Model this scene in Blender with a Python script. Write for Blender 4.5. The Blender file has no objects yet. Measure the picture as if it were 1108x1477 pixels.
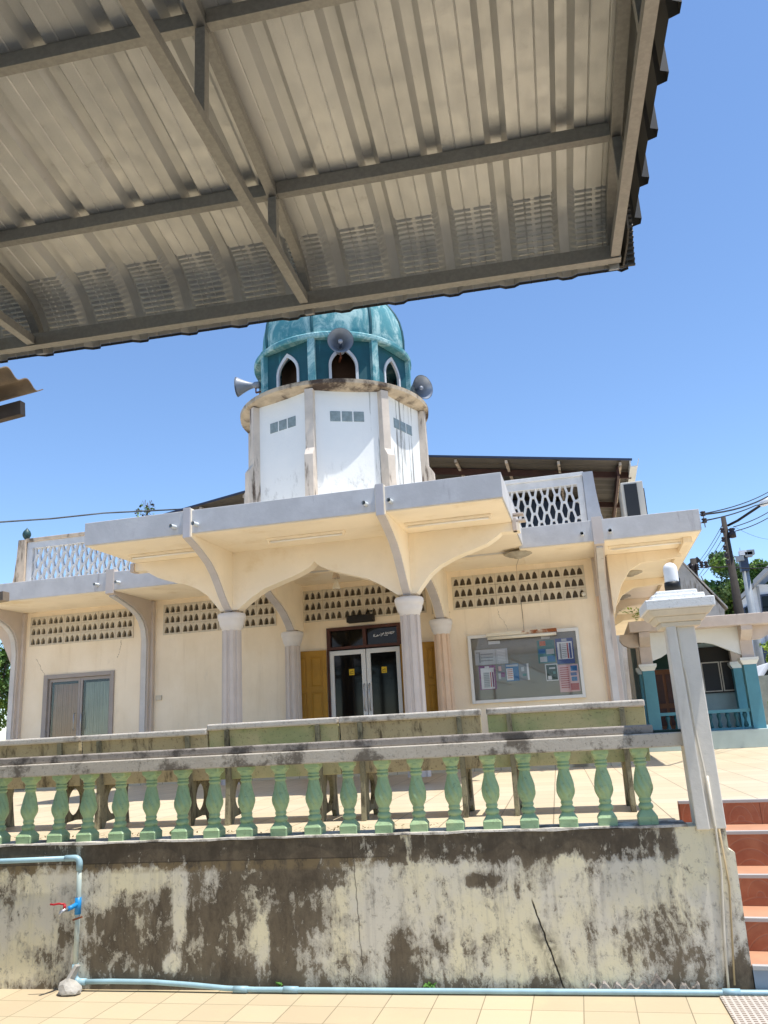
import bpy, bmesh, math, random
from mathutils import Matrix, Vector
from mathutils.geometry import tessellate_polygon
random.seed(7)
D = bpy.data; SC = bpy.context.scene; COL = SC.collection
R_ = math.radians; PI = math.pi; sin, cos = math.sin, math.cos

# ------------------------------------------------------------------ camera numbers (world X runs along the mosque front, Y into depth)
FPX, CX, CY, EYE = 1165.5, 554.0, 738.5, 1.65
CR = Vector((0.968, 0.244, -0.053)); CF = Vector((-0.2231, 0.9397, 0.2587))
def _cam():
    p, r, y = R_(14.99), R_(-3.125), R_(13.355)
    fw = Vector((0, cos(p), sin(p))); up = Vector((0, -sin(p), cos(p))); rt = Vector((1, 0, 0))
    r2 = rt*cos(r)+up*sin(r); u2 = -rt*sin(r)+up*cos(r)
    M = Matrix(((cos(y), -sin(y), 0), (sin(y), cos(y), 0), (0, 0, 1)))
    return M@r2, M@u2, M@fw
CR, CU, CF = _cam(); EYEP = Vector((0, 0, EYE))
def ray(x, y): return CF + CR*((x-CX)/FPX) - CU*((y-CY)/FPX)
def at(x, y, Y): d = ray(x, y); return EYEP + d*(Y/d.y)

# ------------------------------------------------------------------ materials
def lin(h):
    h = h.lstrip('#'); o = []
    for i in (0, 2, 4):
        c = int(h[i:i+2], 16)/255
        o.append(c/12.92 if c <= .04045 else ((c+.055)/1.055)**2.4)
    return (o[0], o[1], o[2], 1)
class NT:
    def __init__(s, name):
        s.m = D.materials.new(name); s.m.use_nodes = True; s.t = s.m.node_tree; s.n = s.t.nodes
        s.b = s.n['Principled BSDF']; s.geo = s.n.new('ShaderNodeNewGeometry')
        s.pos = s.geo.outputs['Position']
    def put(s, sock, v):
        if isinstance(v, bpy.types.NodeSocket): s.t.links.new(v, sock)
        elif v is not None: sock.default_value = v
    def node(s, ty, **kw):
        n = s.n.new(ty)
        for k, v in kw.items(): setattr(n, k, v)
        return n
    def map(s, vec, loc=(0,0,0), rot=(0,0,0), sc=(1,1,1)):
        n = s.node('ShaderNodeMapping'); s.put(n.inputs[0], vec)
        n.inputs[1].default_value = loc; n.inputs[2].default_value = rot; n.inputs[3].default_value = sc
        return n.outputs[0]
    def noise(s, vec, scale, detail=4, rough=.55, dist=0):
        n = s.node('ShaderNodeTexNoise'); s.put(n.inputs['Vector'], vec)
        n.inputs['Scale'].default_value = scale; n.inputs['Detail'].default_value = detail
        n.inputs['Roughness'].default_value = rough; n.inputs['Distortion'].default_value = dist
        return n.outputs[0]
    def mth(s, op, a, b=None, c=None, clamp=False):
        n = s.node('ShaderNodeMath', operation=op, use_clamp=clamp)
        s.put(n.inputs[0], a); s.put(n.inputs[1], b)
        if c is not None: s.put(n.inputs[2], c)
        return n.outputs[0]
    def add(s, a, b): return s.mth('ADD', a, b)
    def mul(s, a, b): return s.mth('MULTIPLY', a, b)
    def sstep(s, v, a, b, lo=0., hi=1.):
        n = s.node('ShaderNodeMapRange', interpolation_type='SMOOTHSTEP'); s.put(n.inputs[0], v)
        n.inputs[1].default_value = a; n.inputs[2].default_value = b; n.inputs[3].default_value = lo; n.inputs[4].default_value = hi
        return n.outputs[0]
    def mix(s, f, a, b, blend='MIX'):
        n = s.node('ShaderNodeMix', data_type='RGBA', blend_type=blend)
        s.put(n.inputs[0], f); s.put(n.inputs[6], a); s.put(n.inputs[7], b)
        return n.outputs[2]
    def sep(s, v):
        n = s.node('ShaderNodeSeparateXYZ'); s.put(n.inputs[0], v); return n.outputs
    def comb(s, x, y, z):
        n = s.node('ShaderNodeCombineXYZ'); s.put(n.inputs[0], x); s.put(n.inputs[1], y); s.put(n.inputs[2], z); return n.outputs[0]
    def bump(s, h, dist=.01, st=1.):
        n = s.node('ShaderNodeBump'); n.inputs['Strength'].default_value = st; n.inputs['Distance'].default_value = dist
        s.put(n.inputs['Height'], h); s.t.links.new(n.outputs[0], s.b.inputs['Normal'])
    def done(s, col, rough=.8, metal=0., spec=.4):
        s.put(s.b.inputs['Base Color'], col); s.put(s.b.inputs['Roughness'], rough); s.put(s.b.inputs['Metallic'], metal)
        s.b.inputs['Specular IOR Level'].default_value = spec
        return s.m
M = {}
def simple(name, c, rough=.7, metal=0., var=.12, vs=3., bump=0., bs=60., spec=.4, dirt=None, dirt_t=(.55, .7), streak=False):
    n = NT(name); base = lin(c)
    dk = tuple(x*(1-var) for x in base[:3])+(1,)
    col = n.mix(n.sstep(n.noise(n.pos, vs, 6, .6), .35, .68), dk, base)
    if dirt:
        v = n.map(n.pos, sc=(4, 4, .6)) if streak else n.pos
        col = n.mix(n.sstep(n.noise(v, 1.6, 8, .65), *dirt_t), col, lin(dirt))
    if bump: n.bump(n.noise(n.pos, bs, 5, .6), bump)
    M[name] = n.done(col, rough, metal, spec)
    return M[name]

def cream_wall():
    n = NT('cream'); s = n.sep(n.pos); X, Z = s[0], s[2]
    c = n.mix(n.sstep(n.noise(n.map(n.pos, sc=(1, 1, .7)), 1.1, 6, .6), .36, .64), lin('EDDDC2'), lin('F6E8D0'))
    c = n.mix(n.sstep(n.noise(n.map(n.pos, sc=(6, 6, .5)), 1.3, 7, .65), .52, .74, 0, .32), c, lin('CFBDA0'))
    c = n.mix(n.sstep(n.noise(n.map(n.pos, sc=(3, 3, 1)), 2.4, 8, .75), .60, .72, 0, .5), c, lin('D9CDBB'))
    c = n.mix(n.mul(n.sstep(Z, 2.2, .9), n.sstep(n.noise(n.map(n.pos, sc=(2, 2, 1)), 2.2, 7, .7), .42, .62, 0, .5)), c, lin('BFB09A'))
    wob = n.mul(n.mth('SUBTRACT', n.noise(n.pos, 7, 4, .7), .5), .16)
    def crack(x0, z0, x1, z1, w):
        t = n.mth('DIVIDE', n.mth('SUBTRACT', Z, z0), z1-z0, clamp=True)
        d = n.mth('ABSOLUTE', n.mth('SUBTRACT', X, n.add(n.add(x0, n.mul(t, x1-x0)), wob)))
        return n.mul(n.sstep(d, w, w*.2), n.mul(n.sstep(Z, z0-.02, z0+.02), n.sstep(Z, z1+.02, z1-.02)))
    for q in ((-9.80, 2.93, -10.0, 3.25, .010), (-8.28, 3.15, -8.24, 3.46, .007), (-6.1, 2.6, -6.2, 3.45, .005), (-1.2, 3.08, -1.35, 3.45, .005)):
        c = n.mix(n.mul(crack(*q), .65), c, lin('7A6A56'))
    n.bump(n.noise(n.pos, 25, 6, .65), .003); M['cream'] = n.done(c, .88, 0, .25)
cream_wall()
simple('cream_arch', 'FBEFD8', .85, var=.09, vs=1.3, bump=.002, bs=18, dirt='E2D0AE', dirt_t=(.54, .78))
simple('lavender', 'CDCBC9', .8, var=.13, vs=3, bump=.002, bs=22, dirt='9C9696', dirt_t=(.58, .76), streak=True)
simple('column_grey', 'CDC2B9', .75, var=.07, vs=4, bump=.001, bs=30)
simple('column_tan', 'D9BDA2', .75, var=.08, vs=4, bump=.001, bs=30)
simple('white_trim', 'E2DDD8', .75, var=.06, vs=6, bump=.002, bs=30)
simple('vent_cement', 'D2C9B6', .85, var=.10, vs=5, bump=.002, bs=60)
simple('rosette_grey', 'B5AE9E', .8, var=.2, vs=9)
simple('post_blue', 'A3A9B4', .8, var=.12, vs=5, dirt='7F7F84', dirt_t=(.58, .75), streak=True)
simple('vent_shade', '8A7D6B', .9, var=.2)
simple('brown_wood', '4E291C', .5, var=.25, vs=8)
simple('mustard', 'A77A1E', .55, var=.16, vs=5)
simple('alu_white', 'D9D9D6', .45, var=.04)
simple('dark_glass', '050607', .05, var=.2, spec=.28)
simple('black_plastic', '16130F', .5)
simple('grey_frame', 'A29A95', .55, var=.1)
simple('curtain_brown', 'C6A288', .9, var=.2, vs=2)
simple('curtain_green', 'BEC9BC', .9, var=.15, vs=2)
simple('board_grey', '8C877C', .75, var=.10, vs=3)
simple('paper', 'E4E4E6', .8, var=.05)
simple('paper_grey', 'C2C4C8', .8, var=.1)
simple('ink_grey', '8A8D92', .8); simple('ink_blue', '2E6FA8', .8); simple('ink_navy', '41538F', .8); simple('ink_teal', '4A8080', .8)
simple('ink_pink', 'DBB4B6', .8, var=.1); simple('ink_purple', '8A4A80', .8); simple('ink_dkgreen', '1F3A34', .8); simple('ink_orange', 'C26A45', .8); simple('ink_red', 'B0404A', .8)
simple('yellow_sticker', 'D8B32A', .7)
simple('rusty_white', 'DAD2BE', .6, var=.1, dirt='8E4F22', dirt_t=(.5, .58))
simple('rust_metal', '8A4E30', .75, var=.4, vs=6)
simple('lamp_bulb', 'F4F2EE', .3, var=.02)
simple('chrome', 'B8B8BA', .3, metal=.8, var=.1)
simple('dark_drain', '2A2622', .8)
simple('pvc_white', 'DCE2E4', .5, var=.15, vs=12)
simple('horn_grey', '8D939E', .45, var=.1, vs=8)
simple('horn_inside', '9AA3B0', .3, metal=.3, var=.15, vs=6)
simple('glass_block', '8D9A9A', .25, var=.25, vs=14)
simple('unlit_black', '15110E', .95)  # near-black that stands for unlit openings and rooms
simple('unlit_brown', '4A3426', .95)
simple('finial_green', '2F4F50', .5, var=.3, vs=10)
simple('roof_under', '5F584E', .7, var=.25, vs=2, dirt='5C5348', dirt_t=(.5, .7))
simple('roof_blue', '2E3A55', .6, var=.15)
simple('purlin_red', '4A3029', .7, var=.25, vs=5)
simple('gutter_white', 'D5D6D2', .5, var=.1)
simple('ac_white', 'BDBAB2', .5, var=.06); simple('ac_dark', '23262B', .6)
simple('lattice_white', 'CDCFD2', .75, var=.12, vs=6, bump=.002, bs=30, dirt='9C9890', dirt_t=(.6, .8), streak=True)
simple('parapet_old', 'CBB9A4', .85, var=.2, vs=5, dirt='5E5247', dirt_t=(.5, .64), streak=True)
simple('teal_paint', '5690A0', .6, var=.1, vs=4)
simple('hut_beige', 'CDC0B5', .8, var=.12, vs=4, dirt='978A7E', dirt_t=(.6, .8))
simple('hut_white', 'E2E6E4', .8, var=.06)
simple('hut_bluegrey', '8FA3A8', .7, var=.1); simple('hut_floor', 'AFC0BE', .5, var=.1)
simple('door_wood', '7A4A2A', .6, var=.25, vs=6)
simple('weathered_wall', 'C4BEB6', .9, var=.3, vs=1.2, dirt='7F766B', dirt_t=(.5, .68), streak=True)
simple('house_white', 'D8DEE6', .8, var=.08); simple('house_navy', '33415A', .5); simple('house_roof', '9AA0A8', .7)
simple('pole_concrete', '3C3631', .85, var=.25, vs=5); simple('wire_black', '15161A', .7); simple('insulator', '2A2226', .4); simple('pole_grey', '8E959B', .5)
simple('pvc_blue', '9ABBC6', .45, var=.14, vs=9, spec=.5, dirt='7F9EA6', dirt_t=(.6, .7))
simple('pvc_joint', '1F86C8', .4); simple('pvc_faded', 'C9CDBE', .6, var=.25, vs=14, dirt='A9B8B4', dirt_t=(.45, .55)); simple('tap_red', 'B3202C', .4)
simple('rock', 'B8B3AA', .9, var=.35, vs=14, bump=.006, bs=30)
simple('trunk', '5A4A3A', .9, var=.3, vs=6, bump=.01, bs=14)
simple('dry_leaf', '6B5A2E', .8, var=.5, vs=30)
simple('weed_green', '5C8A36', .7, var=.3, vs=20)
simple('conduit_cream', 'DED5C2', .6, var=.12, vs=6)
simple('wood_beam', '6D6258', .85, var=.3, vs=5)
simple('shed_sheet', '8F7F6C', .75, var=.35, vs=5, dirt='5B4436', dirt_t=(.5, .66))
simple('block_wall', '9FA39B', .9, var=.25, vs=4); simple('green_wall', '6E9A3C', .8, var=.15)
simple('stair_side', '93A0AC', .6, var=.15, vs=5)
simple('nosing', 'B4B2AE', .45, var=.06)
simple('galv_tube', 'AEABA4', .45, metal=.5, var=.16, vs=60, dirt='989284', dirt_t=(.62, .7))

def leafmat(name, a, b, vs):
    n = NT(name); col = n.mix(n.sstep(n.noise(n.pos, vs, 3, .6), .38, .62), lin(a), lin(b))
    n.done(col, .6, 0, .3); n.b.inputs['Subsurface Weight'].default_value = 0
    M[name] = n.m
leafmat('leaf_light', '4A6438', '7F965C', 1.2); leafmat('leaf_dark', '2C4420', '4F6E2C', 2.2); leafmat('leaf_mid', '40622A', '7D9A48', 1.2); leafmat('leaf_bright', '6E8E2E', 'A4B84A', 6)

# carport sheet
n = NT('galvalume'); v = n.map(n.pos, sc=(2, .35, 2))
c = n.mix(n.sstep(n.noise(v, 3, 6, .6), .3, .7), lin('D4D3CE'), lin('E6E5E0'))
c = n.mix(n.sstep(n.noise(n.pos, 9, 5, .7), .60, .78, 0, .4), c, lin('A49E92'))
n.bump(n.noise(n.pos, 160, 2), .0006); M['galvalume'] = n.done(c, n.sstep(n.noise(n.pos, 14, 3), .3, .7, .36, .52), .5, .5)
# corrugated underside already uses roof_under

# tiled floors
def tiles(name, size, rot, off, a, b, joint, jw, rough, stain):
    n = NT(name); v = n.map(n.pos, loc=off, rot=(0, 0, rot)); s = n.sep(v)
    def edge(q):
        f = n.mth('FRACT', n.mul(q, 1/size)); return n.mul(n.mth('MINIMUM', f, n.mth('SUBTRACT', 1., f)), size)
    d = n.mth('MINIMUM', edge(s[0]), edge(s[1]))
    cell = n.comb(n.mth('FLOOR', n.mul(s[0], 1/size)), n.mth('FLOOR', n.mul(s[1], 1/size)), 0.)
    w = n.node('ShaderNodeTexWhiteNoise'); n.put(w.inputs[0], cell)
    c = n.mix(w.outputs[0], lin(a), lin(b))
    c = n.mix(n.sstep(n.noise(n.pos, 2.2, 7, .65), .5, .78, 0, .7), c, lin(stain))
    c = n.mix(n.sstep(n.noise(n.pos, 30, 4, .7), .62, .75, 0, .35), c, lin(stain))
    j = n.sstep(d, jw*.5, jw); c = n.mix(j, lin(joint), c)
    n.bump(n.add(j, n.mul(n.noise(n.pos, 90, 2), .15)), .002, .6)
    M[name] = n.done(c, rough, 0, .35)
AW = R_(13.355-10.94)
tiles('court_tiles', .30, -(AW-R_(1.4)), (-.145, .29, 0), 'B6A588', 'C0B092', '877C64', .0040, .5, 'BFB28D')
tiles('terrace_tiles', .40, -AW, (.1, .05, 0), 'C6B597', 'D0C0A3', '908168', .006, .4, 'C4B28E')

# terracotta riser tiles with raised fan arcs
n = NT('terracotta'); g = n.map(n.pos, rot=(0, 0, R_(4.6))); s = n.sep(g)
fx = n.mth('SUBTRACT', n.mth('FRACT', n.mul(s[0], 1/.30)), .5); fz = n.mth('FRACT', n.mul(s[2], 1/.40))
r = n.mth('SQRT', n.add(n.mul(fx, fx), n.mul(fz, fz)))
arc = n.sstep(n.mth('ABSOLUTE', n.mth('SUBTRACT', n.mth('FRACT', n.mul(r, 5.5)), .5)), .0, .12)
jt = n.sstep(n.mth('ABSOLUTE', fx), .485, .498)
c = n.mix(n.sstep(n.noise(n.pos, 6, 5, .6), .35, .7), lin('9A5A3E'), lin('AD7050'))
c = n.mix(n.mul(n.mth('SUBTRACT', 1., arc), .35), c, lin('B48A70')); c = n.mix(jt, c, lin('6A3A26'))
n.bump(arc, .003, .6); M['terracotta'] = n.done(c, .45, 0, .4)
simple('tread_tile', 'BE8E70', .5, var=.12, vs=5)

# perforated drain plate
n = NT('drain_plate'); g = n.map(n.pos, loc=(0, 0, 0), rot=(0, 0, -AW)); s = n.sep(g)
a = n.mth('FRACT', n.mul(s[0], 1/.036)); b = n.mth('FRACT', n.mul(s[1], 1/.030))
hole = n.mul(n.mul(n.mth('GREATER_THAN', a, .3), n.mth('LESS_THAN', a, .93)), n.mul(n.mth('GREATER_THAN', b, .42), n.mth('LESS_THAN', b, .92)))
c = n.mix(hole, lin('BDB3A8'), n.mix(n.noise(n.pos, 40, 1), lin('4A3A2C'), lin('8F7F6E')))
n.bump(n.mth('SUBTRACT', 1., hole), .004, .6); M['drain_plate'] = n.done(c, .5, 0, .4)

# old painted retaining wall: cream paint, grey cement where it peeled, black mould
n = NT('old_wall'); g = n.map(n.pos, rot=(0, 0, -AW)); s = n.sep(g); U, Z = s[0], s[2]
flat = n.comb(U, 0., Z)
big = n.noise(n.map(flat, sc=(1.35, 1, .85)), 2.3, 9, .64, .6)
fine = n.noise(n.map(flat, sc=(1.5, 1, 1.0)), 8, 9, .72, .5)
streak = n.noise(n.map(flat, sc=(9, 1, .45)), 2.2, 7, .65)
speck = n.noise(flat, 55, 4, .7)
left = n.mul(n.sstep(U, -1.15, -1.95), n.sstep(U, -4.2, -3.35, .30, 1.))
bedge = n.add(Z, n.mul(n.mth('SUBTRACT', n.noise(n.map(flat, sc=(1, 1, .5)), 7, 6, .7), .5), .16))
band = n.mul(n.sstep(bedge, .73, .83), n.sstep(n.add(U, n.mul(n.mth('SUBTRACT', fine, .5), .25)), .70, .62))
band = n.mul(band, n.sstep(n.noise(n.map(flat, sc=(1.6, 1, .6)), 4.5, 9, .75), .38, .52, .30, 1.))
foot = n.sstep(Z, .14, .0)
def blob(u0, z0, ru, rz):
    a = n.mul(n.mth('SUBTRACT', U, u0), 1/ru); b = n.mul(n.mth('SUBTRACT', Z, z0), 1/rz)
    return n.sstep(n.mth('SQRT', n.add(n.mul(a, a), n.mul(b, b))), 1.3, .1)
field = n.add(n.mul(left, .115), n.mul(band, .44)); field = n.add(field, n.mul(foot, .16))
for bb, w in ((blob(-1.12, .12, .17, .30), .34), (blob(-.62, .66, .17, .055), .36), (blob(.45, .3, .45, .36), .10), (blob(-2.0, .5, .22, .6), .30), (blob(-2.6, .5, .55, .34), .16), (blob(-1.85, .70, .40, .10), .26), (blob(-4.15, .66, .28, .2), .22), (blob(.92, .06, .12, .14), .34), (blob(-3.25, .35, .2, .5), .14), (blob(-2.35, .1, .5, .14), .2), (blob(-1.65, .45, .18, .12), .2)):
    field = n.add(field, n.mul(bb, w))
for bb, w in ((blob(-2.72, .56, .07, .30), .5), (blob(-3.05, .70, .34, .10), .36), (blob(-3.8, .45, .3, .4), .16), (blob(-2.78, .16, .07, .07), .5), (blob(-2.12, .3, .10, .34), .34), (blob(-3.28, .62, .10, .14), .22), (blob(-2.48, .68, .10, .16), .2)):
    field = n.mth('SUBTRACT', field, n.mul(bb, w))
grain = n.noise(n.map(flat, sc=(1.25, 1, .8)), 22, 10, .85, .3)
cen = lambda q, w: n.mul(n.mth('SUBTRACT', q, .5), w)
soft = n.add(n.add(cen(big, 1.25), cen(streak, .35)), field)          # slow part: where the damp sits
val = n.add(soft, n.add(cen(fine, 1.25), cen(grain, .95)))
mould = n.sstep(val, .13, .25); grey = n.sstep(n.add(n.mul(soft, .6), n.mul(val, .5)), -.02, .20)
soot = n.mul(n.sstep(soft, -.02, .34), n.sstep(n.add(val, cen(speck, .5)), .0, .35))
paint = n.mix(n.sstep(n.noise(n.map(flat, sc=(1, 1, .8)), 2.1, 6, .6), .40, .60), lin('E3D9B9'), lin('D7D0C0'))
paint = n.mix(n.sstep(streak, .50, .70, 0, .32), paint, lin('A09A90'))
paint = n.mix(n.sstep(n.noise(n.map(flat, sc=(1.4, 1, 1)), 13, 9, .8), .53, .62, 0, .62), paint, lin('857D72'))
cem = n.mix(fine, lin('8F887B'), lin('B5ADA0'))
c = n.mix(n.mul(grey, .75), paint, cem)
mtone = n.add(n.mul(fine, .35), n.add(n.mul(n.noise(n.map(flat, sc=(1.6, 1, .7)), 3.3, 8, .7, .5), .45), n.mul(grain, .25)))
mc = n.mix(n.sstep(mtone, .41, .60), lin('28221C'), lin('786C59'))
mc = n.mix(n.sstep(n.noise(n.map(flat, sc=(2, 1, .9)), 9, 8, .75), .56, .70, 0, .5), mc, lin('A4977F'))
mc = n.mix(n.mul(n.mul(band, n.sstep(n.noise(flat, 6, 6, .7), .38, .6)), .8), mc, lin('352E27'))
c = n.mix(n.mul(mould, .9), c, mc)
c = n.mix(n.mul(soot, .5), c, lin('5A4E3F'))
c = n.mix(n.sstep(speck, .62, .72, 0, .45), c, lin('5F564A'))
ln = n.mth('ABSOLUTE', n.mth('SUBTRACT', n.add(Z, n.mul(n.mth('SUBTRACT', n.noise(flat, 2.5, 4), .5), .012)), .815))
west = n.sstep(U, -1.1, -1.4)
c = n.mix(n.mul(n.mul(n.sstep(ln, .007, .001), west), .55), c, lin('2E2822'))
c = n.mix(n.mul(n.mul(n.mul(n.sstep(Z, .735, .765), n.sstep(Z, .815, .81)), west), n.sstep(fine, .40, .56, 0, .55)), c, lin('8A7756'))
# the slanting crack, and a thin upright one
def crack(u0, z0, u1, z1, w):
    t = n.mth('DIVIDE', n.mth('SUBTRACT', Z, z0), z1-z0, clamp=True)
    uu = n.add(n.add(u0, n.mul(t, u1-u0)), n.mul(n.mth('SUBTRACT', n.noise(flat, 11, 4), .5), .035))
    d = n.mth('ABSOLUTE', n.mth('SUBTRACT', U, uu))
    return n.mul(n.sstep(d, w, w*.15), n.mul(n.sstep(Z, z0-.02, z0+.02), n.sstep(Z, z1+.02, z1-.02)))
ck = crack(-.13, .02, -.28, .53, .0085)
c = n.mix(n.mul(n.mul(crack(-.13, .02, -.26, .40, .11), n.sstep(fine, .35, .6)), .7), c, lin('4F463A'))
c = n.mix(ck, c, lin('1E1A15')); c = n.mix(n.mul(crack(-1.42, .1, -1.46, .93, .006), .7), c, lin('4A4238'))
h = n.add(n.mul(n.mth('SUBTRACT', 1., grey), .5), n.mul(n.noise(flat, 60, 6, .7), .25)); h = n.mth('SUBTRACT', h, n.mul(ck, 1.5))
n.bump(h, .006, .9); M['old_wall'] = n.done(c, .88, 0, .25)

# lichen-speckled concrete and mossy bench concrete
def mossy(name, a, b, spots, t=(.5, .62), st=True, green=None):
    n = NT(name); v = n.map(n.pos, sc=(3, 3, .8)) if st else n.pos
    c = n.mix(n.noise(n.pos, 5, 6, .65), lin(a), lin(b))
    if green: c = n.mix(n.sstep(n.noise(n.pos, 1.7, 5, .6), .42, .58), c, lin(green))
    c = n.mix(n.sstep(n.noise(v, 3.2, 9, .72), t[0], t[1], 0, .85), c, lin(spots))
    c = n.mix(n.sstep(n.noise(n.pos, 45, 5, .75), .56, .66, 0, .6), c, lin(spots))
    n.bump(n.noise(n.pos, 70, 6, .7), .004); M[name] = n.done(c, .9, 0, .25)
mossy('rail_concrete', 'ADA292', 'D0C8B9', '5E554A', (.50, .60), False)
mossy('rail_top', '8A8078', 'ABA296', '4C4640', (.48, .60), False)
mossy('curb_white', 'D4CEC3', 'B8B0A3', '5B544B', (.46, .58), False)
mossy('bench_green', '9FA57C', '8C966A', '5E6048', (.56, .72), True, 'B4AE86')
mossy('bench_beige', 'A89A78', 'B7AB8B', '4A4032', (.5, .66), True)
mossy('bench_leg', '7E7B64', '978F76', '3F3A2F', (.46, .62), True)
mossy('bench_cap', 'B8AFA2', 'CFC8BC', '6F665B', (.5, .66), False)
simple('sheet_dark', '57534D', .6, metal=.2, var=.25, vs=6)
simple('post_paint', 'E2DCD0', .8, var=.10, vs=4, bump=.002, bs=30, dirt='B9B2A6', dirt_t=(.56, .76), streak=True)
mossy('post_cap', 'F1F0EC', 'E4E3DE', 'A9A59C', (.68, .8), False)
# baluster glaze
n = NT('baluster_green'); oi = n.node('ShaderNodeObjectInfo'); c = n.mix(n.noise(n.pos, 4, 5, .6), lin('98B386'), lin('A8C192')); c = n.mix(n.mul(oi.outputs['Random'], .4), c, lin('84A07E')); zz = n.sep(n.pos)[2]; c = n.mix(n.mul(n.sstep(n.noise(n.pos, 22, 6, .75), .54, .66), .4), c, lin('5F6B50'))
c = n.mix(n.sstep(n.noise(n.pos, 3, 6, .7), .52, .72, 0, .6), c, lin('B9C391')); n.bump(n.noise(n.pos, 80, 4), .002)
M['baluster_green'] = n.done(c, .45, 0, .4)
# tower render with black run-off streaks (they start under the rim and run down the right-hand facet)
n = NT('tower_white'); s = n.sep(n.pos)
c = n.mix(n.noise(n.pos, 2, 6, .6), lin('DDE0E0'), lin('ECECE8'))
st = n.noise(n.map(n.pos, sc=(9, 9, .35)), 1.7, 7, .7)
c = n.mix(n.mul(n.sstep(st, .54, .60), n.sstep(s[0], -2.85, -2.6, .0, .7)), c, lin('4A453F'))
c = n.mix(n.mul(n.sstep(n.noise(n.map(n.pos, sc=(2.5, 2.5, 1.2)), 4, 9, .75), .52, .7), n.sstep(s[2], 5.5, 5.0, 0, .6)), c, lin('8B8A86'))
n.bump(n.noise(n.pos, 25, 5), .003); M['tower_white'] = n.done(c, .8, 0, .3)
simple('tower_pilaster', 'D0C4B6', .85, var=.14, vs=5, dirt='57493E', dirt_t=(.53, .64), streak=True)
simple('rim_concrete', 'BFB09A', .9, var=.25, vs=6, dirt='4A3E36', dirt_t=(.47, .60))
# teal dome with pale patina
n = NT('dome_teal'); c = n.mix(n.noise(n.pos, 3, 6, .65), lin('3C7A85'), lin('5A979F'))
c = n.mix(n.sstep(n.noise(n.map(n.pos, sc=(1, 1, .8)), 3.2, 10, .72, .9), .43, .64, 0, .78), c, lin('B6D2D0'))
c = n.mix(n.sstep(n.noise(n.map(n.pos, sc=(5, 5, .5)), 2, 6, .7), .6, .74, 0, .7), c, lin('1F5560'))
n.bump(n.noise(n.pos, 18, 6, .7), .006); M['dome_teal'] = n.done(c, .72, 0, .25)
simple('drum_teal', '1B5660', .6, var=.25, vs=4, dirt='3F7F86', dirt_t=(.6, .75), streak=True)

# thin window glass
n = NT('window_glass'); n.n.remove(n.b); tr = n.node('ShaderNodeBsdfTransparent'); gl = n.node('ShaderNodeBsdfGlossy'); gl.inputs['Roughness'].default_value = .02
fr = n.node('ShaderNodeFresnel'); fr.inputs[0].default_value = 1.45; mx = n.node('ShaderNodeMixShader')
n.t.links.new(fr.outputs[0], mx.inputs[0]); n.t.links.new(tr.outputs[0], mx.inputs[1]); n.t.links.new(gl.outputs[0], mx.inputs[2])
n.t.links.new(mx.outputs[0], n.n['Material Output'].inputs[0]); M['window_glass'] = n.m

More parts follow.
